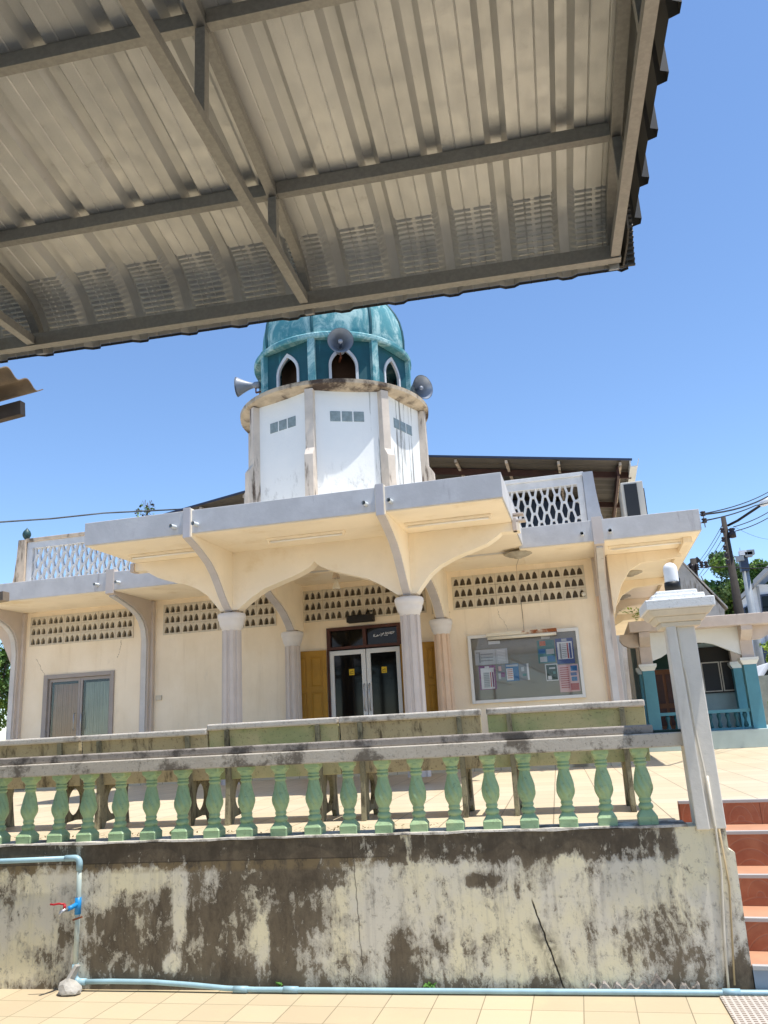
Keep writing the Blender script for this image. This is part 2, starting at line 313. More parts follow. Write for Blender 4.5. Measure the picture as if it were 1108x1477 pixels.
# ------------------------------------------------------------------ mesh builder
class MB:
    def __init__(s, T=None): s.v = []; s.f = []; s.mi = []; s.cur = 0; s.T = T; s.sm = False; s.fs = []
    def _add(s, pts, faces):
        o = len(s.v)
        for p in pts:
            p = Vector(p); s.v.append(s.T@p if s.T else p)
        for f in faces: s.f.append([i+o for i in f]); s.mi.append(s.cur); s.fs.append(s.sm)
        return s
    def mat(s, i): s.cur = i; return s
    def smooth(s, b=True): s.sm = b; return s
    def box(s, x0, y0, z0, x1, y1, z1):
        p = [(x, y, z) for z in (z0, z1) for y in (y0, y1) for x in (x0, x1)]
        return s._add(p, [(0,2,3,1),(4,5,7,6),(0,1,5,4),(2,6,7,3),(0,4,6,2),(1,3,7,5)])
    def hexa(s, bot, top):     # two loops of equal length
        n = len(bot)
        return s._add(list(bot)+list(top), [tuple(range(n))[::-1], tuple(range(n, 2*n))]+[(i, (i+1) % n, n+(i+1) % n, n+i) for i in range(n)])
    def bar(s, a, b, w, h, up=(0,0,1)):   # rectangular bar from a to b
        a, b = Vector(a), Vector(b); d = (b-a).normalized(); up = Vector(up)
        if abs(d.dot(up)) > .98: up = Vector((1, 0, 0))
        x = d.cross(up).normalized(); z = x.cross(d)
        q = [(-w/2, -h/2), (w/2, -h/2), (w/2, h/2), (-w/2, h/2)]
        return s.hexa([a+x*i+z*j for i, j in q], [b+x*i+z*j for i, j in q])
    def prism(s, poly, fn, d0, d1, holes=()):   # poly in (a,b); fn(a,b,d) -> point
        loops = [list(poly)]+[list(h) for h in holes]
        tri = tessellate_polygon([[Vector((a, b, 0)) for a, b in l] for l in loops]); flat = [p for l in loops for p in l]; n = len(flat)
        F = [tuple(t) for t in tri]+[tuple(n+i for i in t[::-1]) for t in tri]; o = 0
        for l in loops:
            k = len(l); F += [(o+i, o+(i+1) % k, n+o+(i+1) % k, n+o+i) for i in range(k)]; o += k
        return s._add([fn(a, b, d0) for a, b in flat]+[fn(a, b, d1) for a, b in flat], F)
    def tube(s, pts, r, n=10, cap=True):
        pts = [Vector(p) for p in pts]; rr = r if isinstance(r, (list, tuple)) else [r]*len(pts)
        V = []; F = []; prev = None
        for i, p in enumerate(pts):
            d = (pts[min(i+1, len(pts)-1)]-pts[max(i-1, 0)]).normalized()
            x = (prev-d*prev.dot(d)) if prev else d.orthogonal()
            x = x.normalized(); prev = x; y = d.cross(x)
            V += [p+(x*cos(2*PI*k/n)+y*sin(2*PI*k/n))*rr[i] for k in range(n)]
        for i in range(len(pts)-1): F += [(i*n+k, i*n+(k+1) % n, (i+1)*n+(k+1) % n, (i+1)*n+k) for k in range(n)]
        if cap: F += [tuple(range(n))[::-1], tuple((len(pts)-1)*n+k for k in range(n))]
        return s._add(V, F)
    def lathe(s, prof, c, n=32, rad=None, axis=None, cap=True):   # prof: (r,z); rad(theta,r,z)->r
        c = Vector(c); V = []
        ax = Vector(axis).normalized() if axis else Vector((0, 0, 1))
        x = ax.orthogonal().normalized() if axis else Vector((1, 0, 0)); y = ax.cross(x)
        for r, z in prof:
            for k in range(n):
                t = 2*PI*k/n; q = rad(t, r, z) if rad else r
                V.append(c+x*(q*cos(t))+y*(q*sin(t))+ax*z)
        F = []
        for i in range(len(prof)-1): F += [(i*n+k, i*n+(k+1) % n, (i+1)*n+(k+1) % n, (i+1)*n+k) for k in range(n)]
        if cap: F += [tuple(range(n))[::-1], tuple((len(prof)-1)*n+k for k in range(n))]
        return s._add(V, F)
    def build(s, name, mats, parent=None, bevel=0., recalc=True, solid=0.):
        me = D.meshes.new(name); inv = ROOT[parent].inverted() if parent else None
        me.from_pydata([inv@p for p in s.v] if inv else s.v, [], s.f)
        for m in (mats if isinstance(mats, (list, tuple)) else [mats]): me.materials.append(M[m])
        me.polygons.foreach_set('material_index', s.mi); me.polygons.foreach_set('use_smooth', s.fs)
        if recalc:
            b = bmesh.new(); b.from_mesh(me); bmesh.ops.recalc_face_normals(b, faces=b.faces); b.to_mesh(me); b.free()
        o = D.objects.new(name, me); COL.objects.link(o)
        if parent: o.parent = parent; ROOT[o] = ROOT[parent]
        if solid: md = o.modifiers.new('thickness', 'SOLIDIFY'); md.thickness = solid; md.offset = 0
        if bevel:
            md = o.modifiers.new('bevel', 'BEVEL'); md.width = bevel; md.segments = 2; md.limit_method = 'ANGLE'; md.angle_limit = R_(40)
        return o
ROOT = {}
def tag(o, label=None, cat=None, group=None, kind=None):
    if label: o['label'] = label
    if cat: o['category'] = cat
    if group: o['group'] = group
    if kind: o['kind'] = kind
    return o
def thing(name, loc, label, cat, group=None, rz=0.):
    o = D.objects.new(name, None); COL.objects.link(o); o.location = loc; o.rotation_euler = (0, 0, rz); o.empty_display_size = .2
    ROOT[o] = Matrix.Translation(Vector(loc))@Matrix.Rotation(rz, 4, 'Z')
    return tag(o, label, cat, group)
def single(mb, name, mats, label, cat, group=None, **kw): return tag(mb.build(name, mats, None, **kw), label, cat, group)
def copy_tree(o, parent=None):
    c = o.copy(); COL.objects.link(c)
    if parent: c.parent = parent
    for ch in list(o.children): copy_tree(ch, c)
    return c
WF = Matrix.Rotation(AW, 4, 'Z')             # frame of the retaining wall (u along it, k into depth)
def wf(u, k, z): return WF@Vector((u, k, z))
CFM = Matrix.Rotation(R_(3), 4, 'Z')         # frame of the carport
def arc(cx, cy, r, a0, a1, n): return [(cx+r*cos(R_(a0+(a1-a0)*i/n)), cy+r*sin(R_(a0+(a1-a0)*i/n))) for i in range(n+1)]
XZ = lambda a, b, d: (a, d, b)     # polygon in X,Z extruded along Y
YZ = lambda a, b, d: (d, a, b)     # polygon in Y,Z extruded along X
XY = lambda a, b, d: (a, b, d)
def rect(a0, b0, a1, b1): return [(a0, b0), (a1, b0), (a1, b1), (a0, b1)]
# ================================================================== the setting
m = MB(); m._add([(-600, -300, -.006), (600, -300, -.006), (600, 900, -.006), (-600, 900, -.006)], [(0, 1, 2, 3)])
simple('far_ground', '6B665E', .9, var=.2, vs=.2)  # darkened so the unseen ground behind the camera bounces less light under the carport
tag(m.build('ground', 'far_ground'), kind='structure')
m = MB(WF); m._add([(-26, 2.9, 0), (16, 2.9, 0), (16, 5.86, 0), (-26, 5.86, 0)], [(0, 1, 2, 3)])
tag(m.build('courtyard_paving', 'court_tiles'), kind='structure')
ZT = .955
S0 = WF@Vector((.97, 5.765, 0)); SA = R_(-4.6)      # stair frame
SM = Matrix.Translation(S0)@Matrix.Rotation(SA, 4, 'Z')
KN = [0., .345, .72, 1.10, 1.53]; ZN = [.155, .345, .54, .775, ZT]; SW0, SW1 = -.27, 3.6
nA = SM@Vector((SW0, KN[4], 0)); nB = SM@Vector((SW1, KN[4], 0)); nC = SM@Vector((SW1, 0, 0)); nD = SM@Vector((SW0, .12, 0))
poly = [wf(-26, 5.97, 0)[:2], wf(.69, 5.97, 0)[:2], nD[:2], nA[:2], nB[:2], nC[:2], (26, 5.0), (26, 60), (-26, 60)]
m = MB(); m.prism(poly, XY, -.2, ZT); tag(m.build('terrace', 'terrace_tiles'), kind='structure')

# ------------------------------------------------------------------ stairs up to the terrace
t = thing('staircase', S0, 'terracotta tiled steps with white nosings climbing to the terrace', 'stairs', rz=SA)
for i in range(5):
    k0 = KN[i]; k1 = KN[i+1] if i < 4 else KN[4]+.06; z0 = ZN[i-1] if i else 0.
    m = MB(SM); m.box(SW0+.004 if i else .03, k0-.024, z0-.02 if i else 0, SW1-.01, k0-.002, ZN[i]-.012); m.build('riser', 'terracotta' if i else 'stair_side', t)
    if i < 4:
        m = MB(SM); m.box(SW0+.004, k0-.001, ZN[i]-.03, SW1-.01, k1-.02, ZN[i]-.004); m.build('tread', 'tread_tile', t)
    m = MB(SM); m.box(SW0+.006 if i else .03, k0-.034, ZN[i]-.022, SW1-.012, k0+.004, ZN[i]+.003); m.build('nosing', 'nosing', t, bevel=.003)

# ------------------------------------------------------------------ retaining wall
t = thing('retaining_wall', wf(-1.5, 5.86, 0), 'low stained retaining wall with peeling cream paint and black mould below the green balusters', 'wall', rz=AW)
m = MB(WF); m.box(-16, 5.75, -.05, .966, 5.965, .948)
m.hexa([(.966, 5.75, -.05), (.992, 5.75, -.05), (.992, 5.94, -.05), (.966, 5.94, -.05)], [(.966, 5.75, .81), (1.0, 5.75, .79), (1.0, 5.94, .79), (.966, 5.94, .81)])
m.build('wall', 'old_wall', t)
m = MB(WF); L = []
for i in range(120):   # worn curb edge
    u = -16+i*16.74/119; L.append((u, 5.742+random.uniform(-.004, .005), .950+random.uniform(-.006, .004)))
bot = L; n = len(L)
V = [(u, k, z) for u, k, z in L]+[(u, k+.002, .962+random.uniform(-.003, .003)) for u, k, z in L]+[(u, 5.985, .962) for u, k, z in L]+[(u, 5.985, .93) for u, k, z in L]
m._add(V, [(i, i+1, n+i+1, n+i) for i in range(n-1)]+[(n+i, n+i+1, 2*n+i+1, 2*n+i) for i in range(n-1)]+[(2*n+i, 2*n+i+1, 3*n+i+1, 3*n+i) for i in range(n-1)]+[(3*n+i, 3*n+i+1, i+1, i) for i in range(n-1)])
m.build('curb', 'curb_white', t)
m = MB(WF); prev = 0.
V = []; N = 60
for i in range(N):    # crumbling render along the foot of the wall
    u = .02+i*.66/(N-1); h = .035+.02*sin(i*.9)+random.uniform(0, .018)+(.05*math.exp(-((u-.44)/.05)**2))
    V += [(u, 5.748, .0), (u, 5.735-random.uniform(0, .006), 0), (u, 5.738-random.uniform(0, .005), h*.8), (u, 5.748, h)]
m._add(V, [(4*i+j, 4*i+4+j, 4*i+5+j, 4*i+1+j) for i in range(N-1) for j in range(3)]); m.build('crumbled_render', 'rail_top', t)

# ------------------------------------------------------------------ balustrade
t = thing('balustrade', wf(-1.5, 5.85, .962), 'balustrade of twisted green balusters under a lichen stained concrete rail', 'balustrade', rz=AW)
m = MB(WF); m.box(-16, 5.765, 1.437, .795, 5.94, 1.528); m.build('bottom_rail', 'rail_concrete', t, bevel=.008)
m = MB(WF); m.box(-16, 5.80, 1.528, .615, 5.93, 1.583); m.build('top_rail', 'rail_top', t, bevel=.010)
m = MB(WF); m.box(.62, 5.80, 1.528, .79, 5.92, 1.545); m.build('rail_dark_slab', 'ink_dkgreen', t, bevel=.004)  # small dark slab on the bare end of the lower rail
# one baluster, square foot and head, twisted belly
def baluster_mb():
    m = MB().smooth(True)
    prof = [(.030, .085), (.046, .10), (.049, .112), (.044, .125), (.035, .133), (.040, .143), (.041, .152), (.037, .162), (.046, .185), (.0565, .215), (.059, .24), (.056, .265), (.049, .295), (.042, .325), (.037, .35), (.0345, .368), (.041, .374), (.044, .381), (.041, .388), (.0345, .392), (.040, .398), (.043, .404), (.040, .41), (.036, .414), (.042, .422), (.05, .436), (.052, .446)]
    P = []
    for i in range(len(prof)-1):
        for k in range(3):
            f = k/3; P.append((prof[i][0]*(1-f)+prof[i+1][0]*f, prof[i][1]*(1-f)+prof[i+1][1]*f))
    P.append(prof[-1])
    def rad(th, r, z):
        w = max(0., min(1., (z-.165)/.03))*max(0., min(1., (.37-z)/.03)); return r*(1+.085*w*cos(8*(th+z*8)))
    m.lathe(P, (0, 0, 0), 64, rad)
    m.smooth(False)
    def sq(w, z, c=.0): return [(-w, -w+c, z), (-w+c, -w, z), (w-c, -w, z), (w, -w+c, z), (w, w-c, z), (w-c, w, z), (-w+c, w, z), (-w, w-c, z)]
    def stack(ls):
        for a, b in zip(ls, ls[1:]): m.hexa(sq(*a), sq(*b))
    stack([(.061, .0, .006), (.062, .050, .006), (.052, .068, .01), (.030, .10, .012)])
    stack([(.040, .432, .016), (.054, .452, .010), (.056, .48, .008)])
    return m
b0 = baluster_mb()
me = None
us = [-5.51+.2506*i for i in range(25)]
for i, u in enumerate(us):
    if i == 0:
        b = MB(); b.v = [wf(u, 5.848, .960)+WF.to_3x3()@p for p in b0.v]; b.f = b0.f; b.mi = b0.mi; b.fs = b0.fs
        o0 = b.build('baluster', 'baluster_green', t); base = Vector((us[0]+1.5, -.002, -.002)); o0.data.transform(Matrix.Translation(-base)); o0.location = base
    else:
        o = o0.copy(); COL.objects.link(o); o.parent = t; o.location = base+Vector((u-us[0]+random.uniform(-.006, .006), random.uniform(-.004, .004), 0))
        o.rotation_euler = (random.uniform(-.010, .010), random.uniform(-.014, .014), random.choice((0, PI/2, PI, -PI/2))+random.uniform(-.05, .05))

# ------------------------------------------------------------------ gate post with lamp
t = thing('gate_post', wf(.87, 5.85, 0), 'square cream gate post with a white stepped capital at the right end of the balustrade', 'gate post', rz=AW)
P0, P1, Q0, Q1 = .795, .975, 5.742, 5.935
m = MB(WF)
m.hexa([(P0, Q0, .93), (.972, Q0, .93), (.972, Q1, .93), (P0, Q1, .93)], [(.787, Q0, 2.24), (.963, Q0, 2.24), (.963, Q1, 2.24), (.787, Q1, 2.24)]); m.build('shaft', 'post_paint', t, bevel=.006)
m = MB(WF)   # boxed cable cover on the left half of the front
m.hexa([(.79, 5.722, .93), (.868, 5.716, .93), (.876, 5.743, .93), (.79, 5.743, .93)], [(.775, 5.716, 2.21), (.835, 5.712, 2.21), (.845, 5.743, 2.22), (.775, 5.743, 2.22)]); m.build('cable_cover', 'post_paint', t, bevel=.006)
cx, cy = .875, 5.84
def tier(w, z0, z1, d=None): return (w/2, z0, z1)
for w0, w1, z0, z1, mt in ((.25, .27, 2.205, 2.238, 'conduit_cream'), (.29, .34, 2.238, 2.275, 'conduit_cream'), (.36, .42, 2.275, 2.318, 'conduit_cream'), (.44, .442, 2.318, 2.385, 'post_cap'), (.345, .34, 2.385, 2.42, 'post_cap'), (.27, .265, 2.42, 2.45, 'post_cap')):  # cream on the flared lower tiers paints in bounced light
    m = MB(WF); sq = lambda w, z: [(cx-w/2, cy-w/2, z), (cx+w/2, cy-w/2, z), (cx+w/2, cy+w/2, z), (cx-w/2, cy+w/2, z)]
    m.hexa(sq(w0, z0), sq(w1, z1)); m.build('capital', mt, t, bevel=.007)
m = MB(WF); m.tube([(.85, 5.735, 2.21), (.853, 5.728, 1.95), (.862, 5.728, 1.90), (.87, 5.722, 1.5), (.885, 5.722, 1.3), (.90, 5.72, .95)], .007, 8); m.build('conduit', 'conduit_cream', t)
t2 = thing('post_lamp', wf(cx, cy, 2.45), 'white round topped lamp on a dark socket standing on the gate post', 'lamp', rz=AW)
m = MB(WF).smooth(); m.lathe([(.030, 2.45), (.052, 2.452), (.054, 2.50), (.052, 2.522), (.045, 2.524)], (cx, cy, 0), 28); m.build('lamp_socket', 'black_plastic', t2)
m = MB(WF).smooth(); m.lathe([(.046, 2.518), (.0475, 2.53), (.0475, 2.615)]+[(.0475*cos(R_(a)), 2.615+.047*sin(R_(a))) for a in (15, 30, 45, 60, 75, 87)], (cx, cy, 0), 28); m.build('lamp_shade', 'lamp_bulb', t2)
# conduits running down the wall below the post
m = MB(WF)
m.smooth().tube([(.90, 5.735, 1.25), (.905, 5.735, 1.0), (.902, 5.735, .7), (.86, 5.735, .3), (.842, 5.735, .02)], .0075, 8)
single(m, 'conduit', 'conduit_cream', 'thin cream cable conduit slanting down the wall below the gate post', 'conduit')
m = MB(WF).smooth(); m.tube([(.925, 5.735, .93), (.935, 5.735, .6), (.905, 5.735, .3), (.88, 5.735, .05)], .006, 8)
simple('brown_conduit', 'B9A37C', .7, var=.2, vs=8)
single(m, 'conduit', 'brown_conduit', 'brownish cable conduit right of the cream one on the wall end', 'conduit')

# ------------------------------------------------------------------ blue water pipe with tap
t = thing('water_pipe', wf(-3.48, 5.715, 0), 'pale blue plastic water pipe fixed along the stained wall with a tap', 'water pipe', rz=AW)
KP = 5.715
def bend(u, z, r, a0, a1): return [(u+r*cos(R_(a0+(a1-a0)*i/6)), KP, z+r*sin(R_(a0+(a1-a0)*i/6))) for i in range(7)]
m = MB(WF).smooth(); m.tube([(-7, KP, .80), (-4.2, KP, .853), (-3.515, KP, .862)], .0185, 14); m.build('pipe', 'pvc_blue', t)
m = MB(WF).smooth(); m.tube([(-3.60, KP, .862), (-3.53, KP, .863)]+bend(-3.525, .823, .04, 90, 0)+[(-3.485, KP, .78)], .0225, 14); m.build('elbow', 'pvc_blue', t)
m = MB(WF).smooth(); m.tube([(-3.485, KP, .80), (-3.482, KP, .62), (-3.484, KP, .40), (-3.486, KP, .12)], .0175, 14); m.build('pipe', 'pvc_faded', t)
m = MB(WF).smooth(); m.tube([(-3.484, KP, .60), (-3.484, KP, .49)], .0225, 14); m.tube([(-3.484, KP, .56), (-3.50, KP-.06, .545), (-3.512, KP-.085, .54)], .016, 12); te = m.build('tee_joint', 'pvc_joint', t)
m = MB(WF).smooth(); m.tube([(-3.510, KP-.08, .542), (-3.522, KP-.11, .538), (-3.535, KP-.13, .53), (-3.542, KP-.138, .505)], [.014, .013, .012, .010], 12); tp = m.build('tap', 'chrome', te)
m = MB(WF).smooth(); m.tube([(-3.522, KP-.108, .54), (-3.522, KP-.108, .575)], .010, 10); m.tube([(-3.52, KP-.108, .575), (-3.56, KP-.115, .582), (-3.60, KP-.12, .577), (-3.625, KP-.122, .580)], [.008, .007, .006, .007], 8); m.build('tap_handle', 'tap_red', te)
m = MB(WF).smooth(); m.tube([(-3.486, KP, .17), (-3.486, KP, .11)]+bend(-3.446, .098, .04, 180, 270)+[(-3.40, KP, .058)], .0225, 14); m.build('elbow', 'pvc_blue', t)
m = MB(WF).smooth()
pts = [(-3.42, KP, .058), (-3.2, KP-.002, .062), (-2.9, KP-.004, .060), (-2.6, KP-.012, .045), (-2.35, KP-.02, .028), (-2.15, KP-.022, .022), (-1.0, KP-.024, .021), (.3, KP-.024, .021), (1.3, KP-.024, .021), (2.6, KP-.02, .021)]
m.tube(pts, .0165, 12); m.build('pipe', 'pvc_blue', t)
for u in (-2.30, -1.95, .80): m = MB(WF).smooth(); m.tube([(u, KP-.022, .0235), (u+.10, KP-.022, .0225)], .0205, 12); m.build('coupling', 'pvc_blue', t)
m = MB(WF); m.bar((-3.51, 5.70, .455), (-3.44, 5.70, .475), .012, .012); m.build('clip', 'rust_metal', t)

# rock under the lower elbow
def rock(c, r, seed, sc=(1, 1, 1)):
    rnd = random.Random(seed); b = bmesh.new(); bmesh.ops.create_icosphere(b, subdivisions=2, radius=1)
    pl = [(Vector((rnd.uniform(-1, 1), rnd.uniform(-1, 1), rnd.uniform(-1, 1))).normalized(), rnd.uniform(.5, .8)) for _ in range(9)]
    m = MB()
    for v in b.verts:
        for nn, d in pl:
            e = v.co.dot(nn)-d
            if e > 0: v.co -= nn*e
    m._add([Vector(c)+Vector((v.co.x*r*sc[0], v.co.y*r*sc[1], v.co.z*r*sc[2])) for v in b.verts], [[q.index for q in f.verts] for f in b.faces]); b.free()
    return m
m = rock(wf(-3.475, 5.645, .04), .105, 5, (.95, .8, .62)); single(m, 'rock', 'rock', 'angular grey rock propping the elbow of the blue pipe', 'rock')
m = MB(WF); m.hexa([(-3.56, 5.62, .005), (-3.52, 5.60, .005), (-3.50, 5.69, .005), (-3.54, 5.70, .005)], [(-3.475, 5.685, .175), (-3.45, 5.675, .165), (-3.445, 5.72, .16), (-3.47, 5.725, .17)])
single(m, 'stone_slab', 'rock', 'thin broken slab leaning on the wall beside the rock', 'stone slab', bevel=.004)
# drain plate
t = MB(WF); t.box(.775, 4.9, .0, 2.3, 5.665, .012); single(t, 'drain_grate', 'drain_plate', 'perforated pale drain grate in the paving at the foot of the steps', 'drain grate')

# weeds
def weed(name, c, n, r, label, seed, mt='weed_green', grp=None):
    rnd = random.Random(seed); m = MB()
    for _ in range(n):
        a = rnd.uniform(0, 2*PI); l = rnd.uniform(.4, 1)*r; h = rnd.uniform(.2, 1)*r
        p = Vector(c)+Vector((cos(a)*l*.6, sin(a)*l*.25, h*.6)); d = Vector((rnd.uniform(-1, 1), rnd.uniform(-1, 1), rnd.uniform(-.4, .8))).normalized(); e = d.orthogonal().normalized()*.007; d *= .012+.012*rnd.random()
        m._add([p-d, p+e, p+d, p-e], [(0, 1, 2, 3)]); 
        if rnd.random() < .4: m.tube([Vector(c), Vector(c)*.4+p*.6+Vector((0, 0, .01)), p], .0012, 4)
    single(m, name, mt, label, 'weed', grp)
weed('weed', wf(-.98, 5.735, .015), 26, .06, 'little green weed at the wall foot near the middle of the blue pipe', 3)
weed('weed', wf(-2.0, 5.74, .03), 10, .04, 'tiny weed beside the pipe coupling at the wall foot', 4)
weed('weed', wf(-2.88, 5.975, .97), 22, .06, 'green weed on the curb behind the balusters, right of the pipe elbow', 9)
weed('weed', wf(-2.55, 5.975, .97), 14, .05, 'small weed on the curb between two mid-left balusters', 19)
m = MB(); rnd = random.Random(11)
for _ in range(420):
    u = -5.5+rnd.random()**1.4*4.6; p = wf(u, 5.99+rnd.uniform(-.05, .12), .968+rnd.uniform(0, .012)); d = Vector((rnd.uniform(-1, 1), rnd.uniform(-1, 1), rnd.uniform(-.3, .4))).normalized()*rnd.uniform(.008, .022); e = d.cross(Vector((0, 0, 1))).normalized()*rnd.uniform(.004, .01)
    m._add([p-d, p+e, p+d, p-e], [(0, 1, 2, 3)])
tag(m.build('leaf_litter', 'dry_leaf'), 'dry brown leaf litter lying behind the balusters', 'leaf litter', kind='stuff')

# ------------------------------------------------------------------ concrete benches on the terrace, seen from behind
def make_bench(u, L, dz, back, label, k=6.70, cap='bench_cap', first_leg=.17):
    B = thing('bench', wf(u, k, ZT), label, 'bench', 'concrete benches behind the balustrade', AW)
    T = WF@Matrix.Translation((u, k, ZT))
    h = .775+dz
    m = MB(T); m.hexa([(-L/2, -.02, .355), (L/2, -.02, .355), (L/2, .035, .355), (-L/2, .035, .355)], [(-L/2, -.075, h-.05), (L/2, -.075, h-.05), (L/2, -.02, h-.05), (-L/2, -.02, h-.05)]); m.build('backrest', back, B, bevel=.006)
    m = MB(T); m.box(-L/2-.004, -.105, h-.052, L/2+.004, .0, h); m.build('top_rail', cap, B, bevel=.012)
    m = MB(T); m.box(-L/2, .02, .375, L/2, .44, .425); m.build('seat', cap, B, bevel=.008)
    prof = [(-.105, h-.055), (-.085, .5), (-.07, .30), (-.085, .12), (-.10, 0), (.02, 0), (.05, .05), (.19, .06), (.33, .05), (.36, 0), (.45, 0), (.42, .14), (.40, .26), (.42, .373), (.018, .373), (-.021, h-.055)]
    hole = [(.175+.115*cos(R_(a)), .215+.115*sin(R_(a))) for a in range(0, 360, 20)]
    for su in (-L/2+first_leg, L/2-first_leg):
        m = MB(T); m.prism(prof, lambda a, b, d: (d, a, b), su-.019, su+.019, [hole]); m.build('leg', 'bench_leg', B, bevel=.004)
    return B
make_bench(-4.665, 1.13, .0, 'bench_beige', 'brown stained bench with a rounded cap, leftmost behind the balusters').location += Vector((0, 0, 0))
make_bench(-3.485, 1.16, .0, 'bench_beige', 'brown stained bench in front of the curtained glass door')
make_bench(-2.33, 1.13, .032, 'bench_green', 'mossy bench in front of the left porch column', k=6.705)
make_bench(-1.17, 1.15, .032, 'bench_beige', 'yellowish concrete bench in front of the glass entrance door', k=6.70)
make_bench(.06, 1.20, .032, 'bench_green', 'green mossy bench below the notice board, nearest the gate post', k=6.695)
# ================================================================== the mosque
simple('rib_grey', 'C6C1C0', .8, var=.1, vs=4)
YF = 13.3; Z0 = 1.06
MQ = thing('mosque', (-3.5, YF, ZT), 'cream single storey mosque with an arched porch and a green domed octagonal tower', 'mosque')
# porch floor plinth
m = MB(); m.box(-10.4, 12.75, ZT-.1, .42, 13.3, Z0); m.build('plinth', 'terrace_tiles', MQ, bevel=.01)
# front wall with door openings
DL, DR, DT = -4.28, -2.98, 3.36          # centre door incl. transom
LL, LR, LT = -9.80, -8.34, 2.93          # left glass door
VENTS = [(-10.16, -7.98), (-7.38, -5.20), (-4.70, -2.52), (-2.06, .11)]; VZ0, VZ1 = 3.49, 4.04
m = MB(); holes = [rect(DL, Z0+.002, DR, DT), rect(LL, Z0+.002, LR, LT)]+[rect(a, VZ0, b, VZ1) for a, b in VENTS]
m.prism(rect(-10.42, ZT-.05, .42, 4.20), XZ, YF, YF+.2, holes); m.build('front_wall', 'cream', MQ)
m = MB(); m.box(.22, YF+.2, ZT-.05, .42, 27, 4.2); m.box(-10.42, YF+.2, ZT-.05, -10.22, 27, 4.2); m.build('side_wall', 'cream', MQ)
m = MB(); m.box(-10.2, 26.8, ZT-.05, .2, 27, 4.2); m.build('rear_wall', 'cream', MQ)
# vent grilles: three rows of stepped stupa shaped openings
def stupa(cx, z0, w, h):
    q = [(-.5, 0), (.5, 0), (.5, .34), (.43, .36), (.43, .56), (.37, .58), (.35, .72), (.26, .85), (.12, .95), (0, 1.06), (-.12, .95), (-.26, .85), (-.35, .72), (-.37, .58), (-.43, .56), (-.43, .36), (-.5, .34)]
    return [(cx+a*w, z0+b*h) for a, b in q]
for a, b in VENTS:
    m = MB(); N = 6; bw = (b-a)/N; bh = (VZ1-VZ0)/3
    for r in range(3):
        for i in range(N):
            x0 = a+i*bw; z0 = VZ0+r*bh
            cells = [stupa(x0+bw*(.20+.30*k), z0+bh*.17, bw*.235, bh*.64) for k in range(3)]
            m.prism(rect(x0, z0, x0+bw, z0+bh), XZ, YF-.012, YF+.055, cells)
    m.build('vent_grille', 'vent_cement', MQ)
    m = MB()
    for i in range(1, N): m.box(a+i*bw-.003, YF-.0135, VZ0, a+i*bw+.003, YF-.0105, VZ1)
    for r in range(1, 3): m.box(a, YF-.0137, VZ0+r*bh-.003, b, YF-.0107, VZ0+r*bh+.003)
    m.build('vent_joint', 'parapet_old', MQ)
    m = MB(); m.box(a-.03, YF+.075, VZ0-.03, b+.03, YF+.10, VZ1+.03); m.build('vent_shade_sheet', 'vent_shade', MQ)  # brown sheet painted as the shadowed interior seen through the holes
# thin conduit boxes round the right grille
m = MB(); m.tube([(-2.12, YF-.008, 3.46), (-2.42, YF-.008, 3.46), (-2.42, YF-.008, 4.10), (-2.30, YF-.008, 4.12)], .008, 6); m.build('wall_conduit', 'vent_cement', MQ)

# left sliding glass door
d = MB(); d.box(LL, YF-.03, Z0, LL+.09, YF+.10, LT); d.box(LR-.07, YF-.03, Z0, LR, YF+.10, LT); d.box(LL+.09, YF-.03, LT-.07, LR-.07, YF+.10, LT)
df = d.build('side_door', 'grey_frame', MQ, bevel=.004)
xm = (LL+LR)/2+.02
for x0, x1, cm in ((LL+.09, xm, 'curtain_brown'), (xm, LR-.07, 'curtain_green')):
    m = MB(); w = .045
    m.box(x0+.003, YF+.02, Z0+.01, x0+w, YF+.06, LT-.075); m.box(x1-w, YF+.02, Z0+.01, x1-.003, YF+.06, LT-.075); m.box(x0+w, YF+.02, LT-.13, x1-w, YF+.06, LT-.075); m.box(x0+w, YF+.02, Z0+.01, x1-w, YF+.06, Z0+.1)
    m.build('sash', 'grey_frame', df)
    m = MB(); m.box(x0+w, YF+.036, Z0+.1, x1-w, YF+.042, LT-.13); m.build('pane', 'window_glass', df)
    m = MB().smooth(); n = 150; V = []
    for i in range(n):
        x = x0+w+(x1-x0-2*w)*i/(n-1); y = YF+.115+.022*sin(i*.62)+.008*sin(i*.23+1)
        V += [(x, y, Z0+.02), (x+.004*sin(i*.3), y, LT-.17)]
    m._add(V, [(2*i, 2*i+2, 2*i+3, 2*i+1) for i in range(n-1)]); m.build('curtain', cm, df)
m = MB()
for x in (xm-.075, xm+.075): m.smooth().tube([(x, YF-.0, 1.92), (x, YF-.035, 1.95), (x, YF-.035, 2.19), (x, YF-.0, 2.22)], .010, 8)
m.build('handle', 'chrome', df)
m = MB(); m.box(LL-.3, YF+.205, ZT, LR+.3, YF+.22, 3.3); m.build('unlit_room_sheet', 'unlit_black', MQ)  # black sheet in place of the unlit room behind the glass

